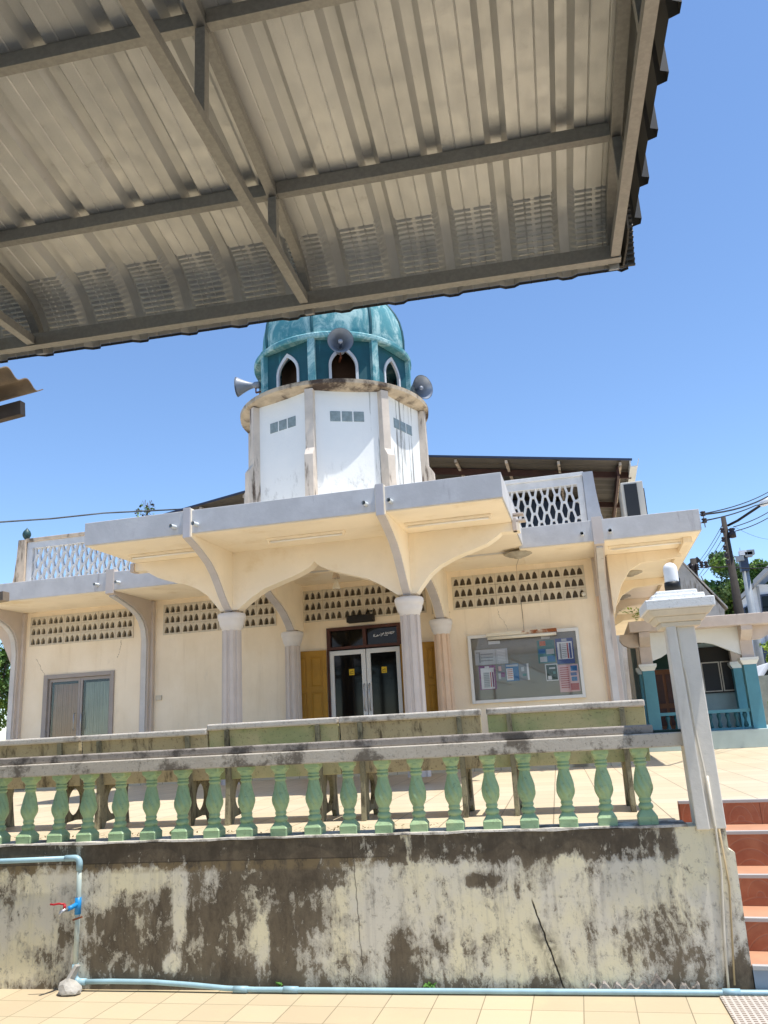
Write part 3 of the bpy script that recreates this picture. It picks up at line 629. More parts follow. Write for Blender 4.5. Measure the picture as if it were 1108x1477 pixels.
# centre entrance: wooden transom, white glass doors, open mustard shutters
m = MB(); e = .055
m.box(DL, YF-.04, Z0, DL+.03, YF+.1, DT); m.box(DR-.03, YF-.04, Z0, DR, YF+.1, DT); m.box(DL+.03, YF-.04, DT-e, DR-.03, YF+.1, DT); m.box(DL+.03, YF-.04, 2.985, DR-.03, YF+.1, 3.03)
xm = (DL+DR)/2+.02; m.box(xm-.03, YF-.038, 3.03, xm+.03, YF+.1, DT-e); m.box(DL+.03, YF-.038, 3.03, DL+.065, YF+.1, DT-e); m.box(DR-.065, YF-.038, 3.03, DR-.03, YF+.1, DT-e)
dr = m.build('entrance_door', 'brown_wood', MQ, bevel=.003)
m = MB(); m.box(DL+.065, YF+.02, 3.03, xm-.03, YF+.03, DT-e); m.box(xm+.03, YF+.02, 3.03, DR-.065, YF+.03, DT-e); m.build('transom_pane', 'dark_glass', dr)
# the handwritten white line on the right transom pane (script strokes)
m = MB(); px0, pz0, sx, sz = xm+.145, 3.155, .00050, .00050
G = [[(0,60),(30,85),(70,80),(45,60),(0,40),(10,15),(60,12),(110,18),(150,25),(165,50),(140,62),(118,45),(150,22),(200,35)], [(205,50),(235,55),(260,42)], [(265,5),(300,40),(330,75),(345,110)], [(268,110),(290,70),(320,45)], [(352,62),(366,92),(360,120)],
     [(372,20),(410,30),(440,25)], [(415,60),(432,100),(438,130)], [(440,10),(480,15),(500,5)], [(455,50),(450,85),(490,110),(525,95),(515,62),(480,55),(455,75)], [(530,60),(560,100),(560,120)], [(555,70),(600,60),(640,40),(615,85),(580,95)], [(585,110),(640,118),(655,80)], [(645,60),(690,75),(720,90),(700,120),(660,115)], [(715,95),(735,130)]]
for g in G: m.tube([(px0+a*sx, YF+.0175, pz0+b*sz+a*sz*.02) for a, b in g], .0048, 5)
m.build('lettering', 'paper', dr)
lz = 2.98
for x0, x1, s in ((DL+.03, xm-.005, 1), (xm+.005, DR-.03, -1)):
    m = MB(); w = .075
    m.box(x0+.002, YF+.0, Z0+.01, x0+w, YF+.05, lz-.012); m.box(x1-w, YF+.0, Z0+.01, x1, YF+.05, lz-.012); m.box(x0+w, YF+.0, lz-.09, x1-w, YF+.05, lz-.012); m.box(x0+w, YF+.0, Z0+.01, x1-w, YF+.05, Z0+.12)
    m.build('leaf', 'alu_white', dr, bevel=.003)
    m = MB(); m.box(x0+w, YF+.028, Z0+.12, x1-w, YF+.034, lz-.09); m.build('pane', 'dark_glass', dr)
    hx = x1-.04 if s > 0 else x0+.04
    m = MB().smooth(); m.tube([(hx, YF-.0, 1.95), (hx, YF-.04, 1.98), (hx, YF-.045, 2.2), (hx, YF-.04, 2.36), (hx, YF-.0, 2.39)], .011, 8); m.build('handle', 'chrome', dr)
    sxx = (x0+x1)/2+(.06 if s > 0 else .0)
    m = MB(); m.box(sxx-.045, YF+.0235, 2.55, sxx+.045, YF+.026, 2.65); m.mat(1); m.tube([(sxx-.028, YF+.0225, 2.585), (sxx-.02, YF+.0225, 2.608), (sxx, YF+.0225, 2.60), (sxx+.012, YF+.0225, 2.622), (sxx+.028, YF+.0225, 2.60)], .005, 5); m.box(sxx-.03, YF+.0222, 2.572, sxx+.03, YF+.0234, 2.58); m.build('sticker', ['yellow_sticker', 'black_plastic'], dr)
m = MB(); m.box(DL+.11, YF+.060, Z0+.2, DL+.27, YF+.075, lz-.1); m.build('curtain', 'curtain_green', dr)
m = MB(); m.box(DL-.2, YF+.205, ZT, DR+.2, YF+.22, 3.5); m.build('unlit_room_sheet', 'unlit_black', MQ)  # same black stand-in for the dark interior behind the entrance
def shutter(x0, x1, y0, y1):      # panelled leaf folded back on the wall
    T = Matrix.Translation((x0, y0, 0))@Matrix.Rotation(math.atan2(y1-y0, x1-x0), 4, 'Z'); L = math.hypot(x1-x0, y1-y0)
    m = MB(T); h0, h1 = Z0+.02, 2.99; st = .075
    xs = [st, L/2-.035, L/2+.035, L-st]; zs = [h0+.12, h0+.5, h0+.58, h0+1.22, h0+1.30, h1-.10]
    holes = [rect(a, c, b, d) for a, b in ((xs[0], xs[1]), (xs[2], xs[3])) for c, d in ((zs[0], zs[1]), (zs[2], zs[3]), (zs[4], zs[5]))]
    m.prism(rect(0, h0, L, h1), lambda a, b, d: (a, d, b), -.02, .02, holes)
    for q in holes: 
        (a, c), _, (b, d), _ = q; m.box(a-.002, -.006, c-.002, b+.002, .012, d+.002); m.hexa([(a+.02, -.006, c+.02), (b-.02, -.006, c+.02), (b-.02, -.006, d-.02), (a+.02, -.006, d-.02)], [(a+.035, -.016, c+.035), (b-.035, -.016, c+.035), (b-.035, -.016, d-.035), (a+.035, -.016, d-.035)])
    s = m.build('shutter', 'mustard', MQ, bevel=.003)
    return s
s = shutter(-4.89, -4.285, YF-.20, YF-.06)
m = MB().smooth(); m.lathe([(.008, 0), (.008, .03), (.02, .035), (.022, .05), (.012, .06)], (-4.83, YF-.19, 1.86), 12, axis=(0.2, -1, 0)); m.build('knob', 'chrome', s)
shutter(-2.975, -2.80, YF-.07, YF-.42); shutter(-2.79, -2.36, YF-.22, YF-.08)

# pilasters with curved brackets carrying the wing slab
def bracket(x, w, name='pilaster', mt='column_grey'):
    prof = [(YF+.05, ZT-.05), (YF-.16, ZT-.05), (YF-.15, 3.30)]+[(13.14, 3.42), (13.10, 3.60), (13.02, 3.74), (12.88, 3.85), (12.62, 3.95), (12.32, 4.02), (12.05, 4.075), (11.965, 4.09), (11.965, 4.50), (12.10, 4.50), (12.10, 4.14), (YF+.05, 4.14)]
    m = MB(); m.prism(prof, YZ, x-w/2, x+w/2); p = m.build(name, mt, MQ, bevel=.006)
    m = MB(); m.prism([(YF-.16, ZT), (YF-.19, ZT), (YF-.18, 3.32), (13.11, 3.41), (13.07, 3.58), (12.99, 3.71), (12.86, 3.815), (12.61, 3.915), (12.31, 3.99), (12.04, 4.045), (12.05, 4.075), (12.32, 4.02), (12.62, 3.95), (12.88, 3.85), (13.02, 3.74), (13.10, 3.60), (13.14, 3.42), (YF-.15, 3.3)], YZ, x-w*.33, x+w*.33); m.build('rib', 'lavender', p, bevel=.004)
for x in (-10.36, -7.66, .36):
    bracket(x, .145); m = MB(); m.box(x-.12, YF-.085, ZT, x+.12, YF-.001, 4.12); m.build('pilaster_back', 'column_grey', MQ, bevel=.005)
m = MB(); m.box(.245, YF-.10, ZT, .33, YF-.001, 3.5); m.build('pilaster_strip', 'column_tan', MQ)
m = MB()   # outward half arch at the left end
m.prism([(-10.48, 3.2), (-10.48, 4.13), (-11.7, 4.13), (-11.7, 4.05), (-11.3, 3.98), (-10.95, 3.85), (-10.72, 3.65), (-10.58, 3.4)], XZ, YF-.10, YF+.08); m.build('end_bracket', 'column_grey', MQ, bevel=.005)

# wing slab: cream soffit with a pale lavender fascia
def slab(x0, x1, y0, y1, zb, zt, soffit='cream_arch', fx=(True, True)):
    m = MB(); m.box(x0+.002, y0+.001, zb, x1-.002, y1, zt-.12); m.build('soffit_slab', soffit, MQ)
    m = MB(); m.box(x0-(.018 if fx[0] else 0), y0-.018, zb+.012, x1+(.018 if fx[1] else 0), y0, zt); m.box(x0, y0, zt-.10, x1, y0+.12, zt-.001)
    if fx[0]: m.box(x0-.018, y0+.0005, zb+.012, x0+.0015, y1, zt-.0005)
    if fx[1]: m.box(x1-.0015, y0+.0005, zb+.012, x1+.018, y1, zt-.0005)
    return m.build('fascia', 'lavender', MQ, bevel=.006)
slab(-11.75, -5.9, 12.0, 27.0, 4.13, 4.455, fx=(True, False))
slab(-.80, 1.77, 12.0, 27.0, 4.13, 4.455, fx=(False, True))
slab(-5.898, -.802, 12.3, 27.0, 4.14, 4.45, fx=(False, False))
# soffit trims and cross beams under the right-hand eave
for y, d, xo in ((13.12, .10, 1.60), (15.9, .12, 1.60), (18.6, .12, 1.60), (21.4, .12, 1.60)):
    m = MB(); m.prism([(.42, 3.3), (.42, 4.128), (xo, 4.128), (xo, 4.01), (1.0, 3.98), (.78, 3.86), (.64, 3.65), (.56, 3.3)] if y > 13.2 else [(.482, 3.2), (.482, 4.128), (xo, 4.128), (xo, 3.99), (.98, 3.95), (.80, 3.85), (.66, 3.65), (.56, 3.4), (.50, 3.2)], XZ, y, y+d); m.build('eave_beam', 'cream', MQ, bevel=.005)
m = MB(); m.box(1.56, 12.3, 4.05, 1.68, 26.9, 4.129); m.build('eave_edge_beam', 'cream', MQ)
for y in (13.75, 15.4, 17.2, 20): m = MB(); m.box(.425, y, ZT, .45, y+1.35, 3.2); m.build('shadow_doorway', 'unlit_black', MQ)  # black panels paint the veranda's shadow as doorways on the side wall
# porch: deeper slab carried on four slim columns
slab(-6.26, -.76, 9.2, 12.29, 4.18, 4.50)
m = MB(); m.box(-.757, 10.40, 4.06, -.70, 10.52, 4.235); m.box(-.755, 10.42, 4.275, -.60, 10.54, 4.30); m.box(-.699, 10.42, 4.185, -.58, 10.54, 4.21); m.build('porch_ledge', 'hut_beige', MQ, bevel=.004)
m = MB(); m.box(-6.33, 10.40, 4.05, -6.265, 10.55, 4.18); m.build('porch_ledge', 'hut_beige', MQ, bevel=.004)
XA = (-4.78, -2.22)
def arch_profile(xl, xr, zs, za, zt):
    w = (xr-xl)/2; xc = (xl+xr)/2
    q = [(0, zs), (.14*w/1.30, zs+.03)]
    k = [(0, 0), (.12, .085), (.27, .19), (.44, .285), (.62, .345), (.80, .40), (.96, .45), (1.10, .505), (1.19, .55), (1.26, .60), (1.30, .645)]
    f = (za-zs)/.645
    L = [(xl+a*w/1.30, zs+b*f) for a, b in k]; Rr = [(xr-a*w/1.30, zs+b*f) for a, b in k[::-1]]
    return L+Rr[1:]+[(xr, zt), (xl, zt)]
cw = .13
m = MB(); m.prism(arch_profile(XA[0]+cw, XA[1]-cw, 3.36, 3.93, 4.18), XZ, 10.42, 10.62); m.build('front_arch', 'cream_arch', MQ, bevel=.004)
OUT = [(0, 3.36), (.09, 3.47), (.20, 3.60), (.34, 3.70), (.52, 3.785), (.75, 3.855), (.98, 3.93), (1.12, 4.01), (1.18, 4.06), (1.42, 4.06), (1.42, 4.179), (0, 4.179)]
for sx_, x in ((-1, XA[0]-cw), (1, XA[1]+cw)):
    m = MB(); m.prism([(x+sx_*a, z) for a, z in OUT], XZ, 10.422, 10.618); m.build('outer_arch', 'cream_arch', MQ, bevel=.004)
FIN = [(10.43, 3.36), (10.33, 3.42), (10.21, 3.53), (10.09, 3.66), (9.95, 3.80), (9.78, 3.92), (9.58, 4.01), (9.38, 4.085), (9.165, 4.15)]
for x in XA:
    m = MB(); m.prism(FIN+[(9.165, 4.52), (9.30, 4.52), (9.30, 4.179), (10.43, 4.179)], YZ, x-.06, x+.06); p = m.build('bracket', 'cream_arch', MQ, bevel=.004)
    m = MB(); m.prism([(a-.02, b-.015) for a, b in FIN]+[(9.150, 4.53), (9.168, 4.53)]+[(a, b+.003) for a, b in FIN[::-1]], YZ, x-.05, x+.05); m.build('rib', 'rib_grey', p, bevel=.003)
    m = MB(); m.box(x-cw, 10.421, 3.36, x+cw, 10.619, 4.179); m.build('arch_pier', 'cream_arch', MQ)
    # side arch between front and rear column
    A = [(10.62, 3.36), (10.75, 3.46), (10.95, 3.60), (11.2, 3.70), (11.5, 3.78), (11.68, 3.86), (11.75, 3.93), (11.82, 3.86), (12.0, 3.78), (12.3, 3.69), (12.55, 3.58), (12.75, 3.45), (12.88, 3.34), (YF, 3.34), (YF, 4.178), (10.62, 4.178)]
    m = MB(); m.prism(A, YZ, x-.085, x+.085); p = m.build('side_arch', 'cream_arch', MQ, bevel=.004)
    m = MB(); q = A[6:13]; m.prism([(a, b-.001) for a, b in q]+[(a-.02, b-.018) for a, b in q[::-1]], YZ, x-.062, x+.062); m.build('rib', 'rib_grey', p)
def column(x, y, r, mt, h1=3.35):
    c = MB().smooth(False)
    def star(t, rr, z): k = (t*8/(2*PI)) % 1; return rr*(1+.09*(1 if .2 < k < .8 else -1.1))
    c.lathe([(r*1.12, Z0-.02), (r*1.06, 1.6), (r, h1-.25)], (x, y, 0), 64, star); o = c.build('column', mt, MQ)
    m = MB().smooth(); m.lathe([(r*1.0, h1-.27), (r*1.12, h1-.262), (r*1.14, h1-.235), (r*1.25, h1-.225), (r*1.34, h1-.19), (r*1.42, h1-.165), (r*1.44, h1-.13), (r*1.52, h1-.122), (r*1.60, h1-.085), (r*1.60, h1-.045), (r*1.54, h1-.04), (r*1.5, h1-.03), (r*.9, h1-.028)], (x, y, 0), 48); m.build('capital', 'white_trim', o)
    m = MB().smooth(); m.lathe([(r*.8, h1-.03), (r*.85, h1+.02)], (x, y, 0), 24); m.build('neck', 'parapet_old', o)
column(XA[0], 10.52, .122, 'column_grey'); column(XA[1], 10.52, .122, 'column_grey')
column(XA[0]-.02, 13.0, .118, 'column_grey', 3.34); column(XA[1]-.02, 13.0, .118, 'column_tan', 3.34)
# fascia spouts beside every rib
def spout(x, y, z):
    m = MB().smooth(); m.tube([(x, y+.03, z), (x-.012, y-.13, z-.008)], .026, 14, cap=False); m.tube([(x-.012, y-.13, z-.008), (x, y+.03, z)], .020, 14, cap=False)
    m.mat(1); m.lathe([(.0, 0), (.0215, 0), (.0215, .01), (0, .01)], (x-.004, y-.06, z-.004), 12, axis=(0, 1, 0), cap=False); m.build('spout', ['pvc_white', 'dark_drain'], MQ)
for x in XA: spout(x-.17, 9.2, 4.30); spout(x+.14, 9.2, 4.30)
for x in (-7.66, .36): spout(x-.22, 12.0, 4.26); spout(x+.18, 12.0, 4.26)

# lattice parapets on the wing roofs
def lattice(x0, x1, y, z0, z1, p=.20, hh=.285, t=.036):
    m = MB()
    def clip(a, b):
        (ax, az), (bx, bz) = a, b; t0, t1 = 0., 1.; dx, dz = bx-ax, bz-az
        for pp, qq in ((-dx, ax-x0), (dx, x1-ax), (-dz, az-z0), (dz, z1-az)):
            if abs(pp) < 1e-9:
                if qq < 0: return None
            else:
                r = qq/pp
                if pp < 0: t0 = max(t0, r)
                else: t1 = min(t1, r)
        return None if t0 >= t1 else ((ax+dx*t0, az+dz*t0), (ax+dx*t1, az+dz*t1))
    nc = int((x1-x0)/p)+2; nr = int((z1-z0)/hh)+3
    for i in range(-1, nc*2):
        for j in range(-1, nr):
            cx = x0+i*p/2; cz = z0+j*hh+(hh/2 if i % 2 else 0)
            pts = [(cx-p*.22, cz+hh/2), (cx+p*.22, cz+hh/2), (cx+p*.36, cz), (cx+p*.22, cz-hh/2), (cx-p*.22, cz-hh/2), (cx-p*.36, cz)]
            hexp = [(cx-.27*p/2*1.2, cz+hh/2), (cx+.27*p/2*1.2, cz+hh/2), (cx+p/2*.73*1.0, cz)]
            for k, (a, b) in enumerate(((hexp[0], hexp[1]), (hexp[1], (cx+p/2-.27*p/2*1.2, cz)), ((cx+p/2-.27*p/2*1.2, cz), (hexp[1][0], cz-hh/2)))):
                s = clip(a, b)
                if s: d = .055+.004*k; m.bar((s[0][0], y+.05, s[0][1]), (s[1][0], y+.05, s[1][1]), d, t, up=(0, 0, 1) if k else (0, 0, 1))
    return m
def parapet(x0, x1, side):
    m = lattice(x0+.12, x1-.1, YF, 4.70, 5.40); p = m.build('lattice_parapet', 'lattice_white', MQ)
    m = MB(); m.box(x0, YF-.01, 5.40, x1, YF+.14, 5.53); m.box(x0, YF-.012, 4.45, x1, YF+.13, 4.70); m.box(x0, YF-.011, 4.70, x0+.12, YF+.128, 5.40); m.box(x1-.1, YF-.011, 4.70, x1, YF+.128, 5.40); m.build('frame', 'lattice_white', p, bevel=.004)
    m = MB(); m.box(x0-.02, YF-.04, 5.53, x1+.02, YF+.17, 5.60); m.build('coping', 'parapet_old' if side < 0 else 'lattice_white', p, bevel=.008)
    x = x0 if side < 0 else x1; s = side
    m = MB(); lo = [(x, YF-.06), (x+s*.34, YF-.06), (x+s*.34, YF+.30), (x, YF+.30)]; 
    def lp(w, z): return [(x+s*.005, YF-.06, z), (x+s*w, YF-.06, z), (x+s*w, YF+.25, z), (x+s*.005, YF+.25, z)]
    for a, b in (((.34, 4.45), (.28, 4.62)), ((.28, 4.62), (.225, 4.85)), ((.225, 4.85), (.19, 5.2)), ((.19, 5.2), (.17, 5.58))): m.hexa(lp(*a), lp(*b))
    m.build('post', 'parapet_old' if side < 0 else 'post_blue', p)
    return p
pl = parapet(-10.34, -6.3, -1); pr = parapet(-1.6, .26, 1)
m = MB().smooth(); m.lathe([(.05, 5.58), (.045, 5.60), (.03, 5.62), (.055, 5.645), (.078, 5.69), (.082, 5.73), (.065, 5.78), (.03, 5.82), (.01, 5.845), (.002, 5.86)], (-10.44, YF+.08, 0), 20); m.build('finial', 'finial_green', pl)

# ------------------------------------------------------------------ octagonal tower with a domed belfry
TC = Vector((-3.55, 11.86, 0)); TA = R_(24.5)
def tdir(a): return Vector((sin(a), -cos(a), 0))      # a = angle from -Y towards +X
def oct(R, z, a0=R_(22.5)): return [TC+tdir(TA+a0+k*PI/4)*R+Vector((0, 0, z)) for k in range(8)]
RB = 1.40
TW = MB(); TW.hexa(oct(RB, 4.46), oct(RB, 6.50)); tw = TW.build('tower', 'tower_white', MQ)
for k in range(8):
    a = TA+R_(22.5)+k*PI/4; u = tdir(a); v = Vector((cos(a), sin(a), 0)); Zv = Vector((0, 0, 1))
    m = MB(); fn = lambda r, z, d: TC+u*r+v*d+Zv*z
    m.prism([(RB-.15, 4.46), (RB+.175, 4.46), (RB+.165, 5.46), (RB+.085, 5.58), (RB+.08, 6.5), (RB-.15, 6.5)], fn, -.064, .064); m.build('tower_pilaster', 'tower_pilaster', tw, bevel=.006)
for k in range(8):
    a = TA+k*PI/4; u = tdir(a); v = Vector((cos(a), sin(a), 0)); ap = RB*cos(R_(22.5))
    m = MB(); g = MB()
    T = Matrix(((v.x, u.x, 0, TC.x), (v.y, u.y, 0, TC.y), (0, 0, 1, 0), (0, 0, 0, 1)))
    for j in (-1, 0, 1):
        q = MB(T); q.box(j*.175-.077, ap-.03, 6.02, j*.175+.077, ap+.006, 6.18); q.build('glass_block', 'glass_block', tw, bevel=.006)
m = MB().smooth(False); m.lathe([(1.30, 6.49), (1.47, 6.52), (1.525, 6.54), (1.53, 6.60), (1.48, 6.612), (1.0, 6.62)], TC, 64, lambda t, r, z: r+.006*sin(t*23)+.005*sin(t*41)); m.build('rim', 'rim_concrete', tw)
# belfry drum: eight flat walls with pointed openings
RD = 1.24; ZD0, ZD1 = 6.62, 7.50; ap = RD*cos(R_(22.5)); hw = RD*sin(R_(22.5))
drum = MB().mat(0)
def pointed(w, z0, zs, za, n=8):
    L = [(w*(1-(i/n)**2.2), zs+(za-zs)*i/n) for i in range(n+1)]
    return [(-w, z0), (w, z0)]+L+[(-a, b) for a, b in L[-2::-1]]
for k in range(8):
    a = TA+k*PI/4; u = tdir(a); v = Vector((cos(a), sin(a), 0)); fn = lambda x, z, d: TC+v*x+u*d+Vector((0, 0, z))
    drum.prism(rect(-hw, ZD0, hw, ZD1), fn, ap-.05, ap, [pointed(.205, ZD0+.006, 6.97, 7.26)])
dm = drum.build('belfry', 'drum_teal', MQ)
for k in range(8):
    a = TA+k*PI/4; u = tdir(a); v = Vector((cos(a), sin(a), 0)); fn = lambda x, z, d: TC+v*x+u*d+Vector((0, 0, z))
    m = MB(); m.prism(pointed(.225, ZD0+.002, 6.97, 7.315), fn, ap-.02, ap+.018, [pointed(.184, ZD0+.004, 6.96, 7.245)]); m.build('arch_frame', 'lattice_white', dm)
    a += R_(22.5); u = tdir(a); v = Vector((cos(a), sin(a), 0))
    m = MB(); fn2 = lambda r, z, d: TC+u*r+v*d+Vector((0, 0, z))
    m.prism(rect(RD-.06, ZD0, RD+.045, ZD1), fn2, -.055, .055); m.build('drum_pilaster', 'dome_teal', dm)
m = MB().smooth(); m.lathe([(.85, ZD0+.0), (.85, 7.55)], TC, 32); m.build('belfry_shade_core', 'unlit_brown', dm)  # brown cylinder stands in for the shade inside the belfry
def octa(t, r, z): 
    q = ((t+PI/2-TA) % (PI/4))-PI/8
    return r*(.62+.38*cos(PI/8)/cos(q if abs(q) < PI/8 else 0)/.96)
def octr(t, r, z):
    a = (t+PI/2-TA+PI/8) % (PI/4)-PI/8; return r*(.5+.5*.985/cos(a)*cos(PI/8)/.96)
m = MB().smooth(False); m.lathe([(1.10, 7.40), (1.285, 7.395), (1.30, 7.42), (1.30, 7.47), (1.27, 7.50), (1.18, 7.53)], TC, 64); m.build('dome_ring', 'dome_teal', dm)
PD = [(1.165, 7.50), (1.185, 7.62), (1.19, 7.78), (1.175, 7.95), (1.14, 8.12), (1.08, 8.27), (1.0, 8.41), (.90, 8.55), (.77, 8.69), (.62, 8.84), (.46, 9.0), (.31, 9.18), (.19, 9.38), (.10, 9.6), (.05, 9.85), (.02, 10.1)]
m = MB().smooth(); m.lathe(PD, TC, 96, octr); do = m.build('dome', 'dome_teal', MQ)
for k in range(8):
    a = TA+R_(22.5)+k*PI/4; u = tdir(a); m = MB()
    m.smooth().tube([TC+u*(r*1.012)+Vector((0, 0, z)) for r, z in PD], [.026]*(len(PD)-3)+[.018, .012, .008], 6); m.build('dome_rib', 'drum_teal', do)

# ------------------------------------------------------------------ sheet roof behind the tower
GA = (-3.42, 6.52); sl = .153; xe0, xe1, yg0, yg1 = -7.95, 1.10, 13.75, 27
rt_ = MB()
def roofz(x): return GA[1]-abs(x-GA[0])*sl
for x0, x1 in ((xe0, GA[0]), (GA[0], xe1)):
    n = 180; V = []; F = []
    for i in range(n+1):
        y = yg0+(yg1-yg0)*i/n; w = .012*sin(y*2*PI/.18)
        V += [(x0, y, roofz(x0)+w), (x1, y, roofz(x1)+w)]
    rt_._add(V, [(2*i, 2*i+2, 2*i+3, 2*i+1) for i in range(n)])
ro = rt_.build('roof', 'roof_under', MQ, solid=.006)
for x0, x1 in ((xe0-.02, GA[0]), (GA[0], xe1+.02)):
    m = MB(); m.bar((x0, yg0-.01, roofz(x0)+.02), (x1, yg0-.01, roofz(x1)+.02), .03, .035); m.build('verge', 'roof_blue', ro)
    for yy in (14.35, 16.5, 19.0): m = MB(); m.bar((x0, yy, roofz(x0)-.085), (x1, yy, roofz(x1)-.085), .06, .11); m.build('rafter', 'purlin_red', ro)
for x in (-7.7, -6.9, -6.0, -4.9, -3.42, -1.9, -1.0, -.1, .92):
    m = MB(); m.bar((x, yg0+.02, roofz(x)-.05), (x, yg1, roofz(x)-.05), .045, .06); m.build('purlin', 'parapet_old', ro)
m = MB(); m.box(.86, yg0+.2, roofz(1)-.2, .90, yg1, roofz(1)-.03); m.build('eave_board', 'purlin_red', ro)
m = MB(); m.prism([(xe1-.03, roofz(xe1)-.02), (xe1-.03, roofz(xe1)-.13), (xe1+.09, roofz(xe1)-.13), (xe1+.13, roofz(xe1)-.0), (xe1+.115, roofz(xe1)), (xe1+.08, roofz(xe1)-.115), (xe1-.015, roofz(xe1)-.115), (xe1-.015, roofz(xe1)-.02)], lambda a, b, d: (a, d, b), yg0-.08, yg1); m.build('gutter', 'gutter_white', ro)
m = MB(); m.box(-7.4, 16.2, 4.44, .45, 16.4, roofz(.45)-.12); m.prism([(-7.4, roofz(.45)-.12), (.45, roofz(.45)-.12), (GA[0], GA[1]-.14)], XZ, 16.2, 16.4); m.build('upper_wall', 'house_navy', MQ)  # navy paints the deep shade on a cream wall under the roof
m = MB(); m.box(.30, 16.4, 4.44, .45, 27, roofz(.45)-.1); m.build('upper_wall', 'cream', MQ)

# ================================================================== things fixed to the mosque
def horn(c, aim, label, sc=1.):
    t = thing('horn_speaker', c, label, 'loudspeaker', 'horn loudspeakers round the belfry')
    a = Vector(aim).normalized()
    m = MB().smooth(); P = [(.19, .0), (.192, .006), (.175, -.03), (.14, -.09), (.105, -.16), (.075, -.23), (.055, -.29), (.05, -.33), (.065, -.335), (.068, -.43), (.055, -.45), (0.0, -.452)]
    m.lathe([(r*sc, z*sc) for r, z in P], c, 36, axis=a, cap=False); m.mat(1)
    m.lathe([(r*sc*.965, z*sc) for r, z in ((.19, .004), (.17, -.03), (.135, -.09), (.10, -.16), (.07, -.22), (.05, -.27), (.0, -.275))], c, 36, axis=a, cap=False); m.build('horn', ['horn_grey', 'horn_inside'], t, recalc=False)
    m = MB().smooth(); m.lathe([(.0, -.27), (.026, -.27), (.024, -.07), (.034, -.065), (.034, -.03), (.0, -.022)], c, 18, axis=a, cap=False); m.build('driver_tube', 'horn_grey', t)
    b = Vector(c)-a*.36*sc
    m = MB(); m.bar(b, b+Vector((0, 0, -.14)), .03, .012)
    inn = Vector((TC.x+(b.x-TC.x)*.82, TC.y+(b.y-TC.y)*.82, b.z-.10)); m.bar(b+Vector((0, 0, -.135)), inn, .03, .02); m.build('mount', 'rust_metal', t)
def tpos(a, r, z): return TC+tdir(R_(a))*r+Vector((0, 0, z))
horn(tpos(21, 1.62, 7.16), tdir(R_(17))+Vector((0, 0, -.10)), 'grey horn loudspeaker facing the court from the middle arch of the belfry')
horn(tpos(-80, 1.62, 7.28), tdir(R_(-82))+Vector((0, 0, .0)), 'grey horn loudspeaker pointing sideways off the left of the belfry', .88)
horn(tpos(88, 1.50, 6.88), tdir(R_(52))+Vector((0, .0, -.05)), 'grey horn loudspeaker on the right of the belfry, its round mouth turned outward', 1.05)

def batten(c0, c1, label, mt='rusty_white', z=0, recess=False):
    t = thing('tube_light', c0, label, 'tube light', 'fluorescent battens on the porch and wing soffits')
    c0, c1 = Vector(c0), Vector(c1); m = MB(); m.bar(c0, c1, .085, .03); m.build('housing', mt, t, bevel=.004)
    d = (c1-c0).normalized(); m = MB().smooth(); m.tube([c0+d*.04+Vector((0, 0, -.032)), c1-d*.04+Vector((0, 0, -.032))], .013, 10); m.build('tube', 'lamp_bulb', t)
    for p in (c0+d*.02, c1-d*.02): m = MB(); m.bar(p-d*.012+Vector((0, 0, -.03)), p+d*.012+Vector((0, 0, -.03)), .035, .04); m.build('holder', mt, t)
batten((-6.05, 9.93, 4.163), (-4.95, 9.93, 4.163), 'tube light on the left bay of the porch soffit', 'cream_arch')
batten((-3.96, 9.86, 4.163), (-2.88, 9.86, 4.163), 'tube light over the middle arch of the porch soffit', 'cream_arch')
batten((-2.08, 9.87, 4.163), (-.96, 9.87, 4.163), 'tube light on the right bay of the porch soffit', 'cream_arch')
batten((.50, 12.45, 4.113), (1.58, 12.45, 4.113), 'tube light under the right-hand wing slab', 'cream_arch')
# rosettes
def rosette(x, y, z, label):
    m = MB().smooth(); m.lathe([(.21, z), (.215, z-.012), (.18, z-.03), (.15, z-.03), (.145, z-.045), (.10, z-.055), (.07, z-.055), (.06, z-.075), (.02, z-.085), (.0, z-.086)], (x, y, 0), 36, lambda t, r, zz: r*(1+.03*sin(t*12)))
    single(m, 'ceiling_rosette', 'rosette_grey', label, 'ceiling rosette', 'ceiling rosettes under the slabs')
rosette(-.85, 12.28, 4.131, 'round plaster ceiling rosette above the notice board'); rosette(.92, 15.0, 4.131, 'round plaster rosette under the side eave, nearer one'); rosette(.85, 18.0, 4.131, 'round plaster rosette under the side eave, farther one')
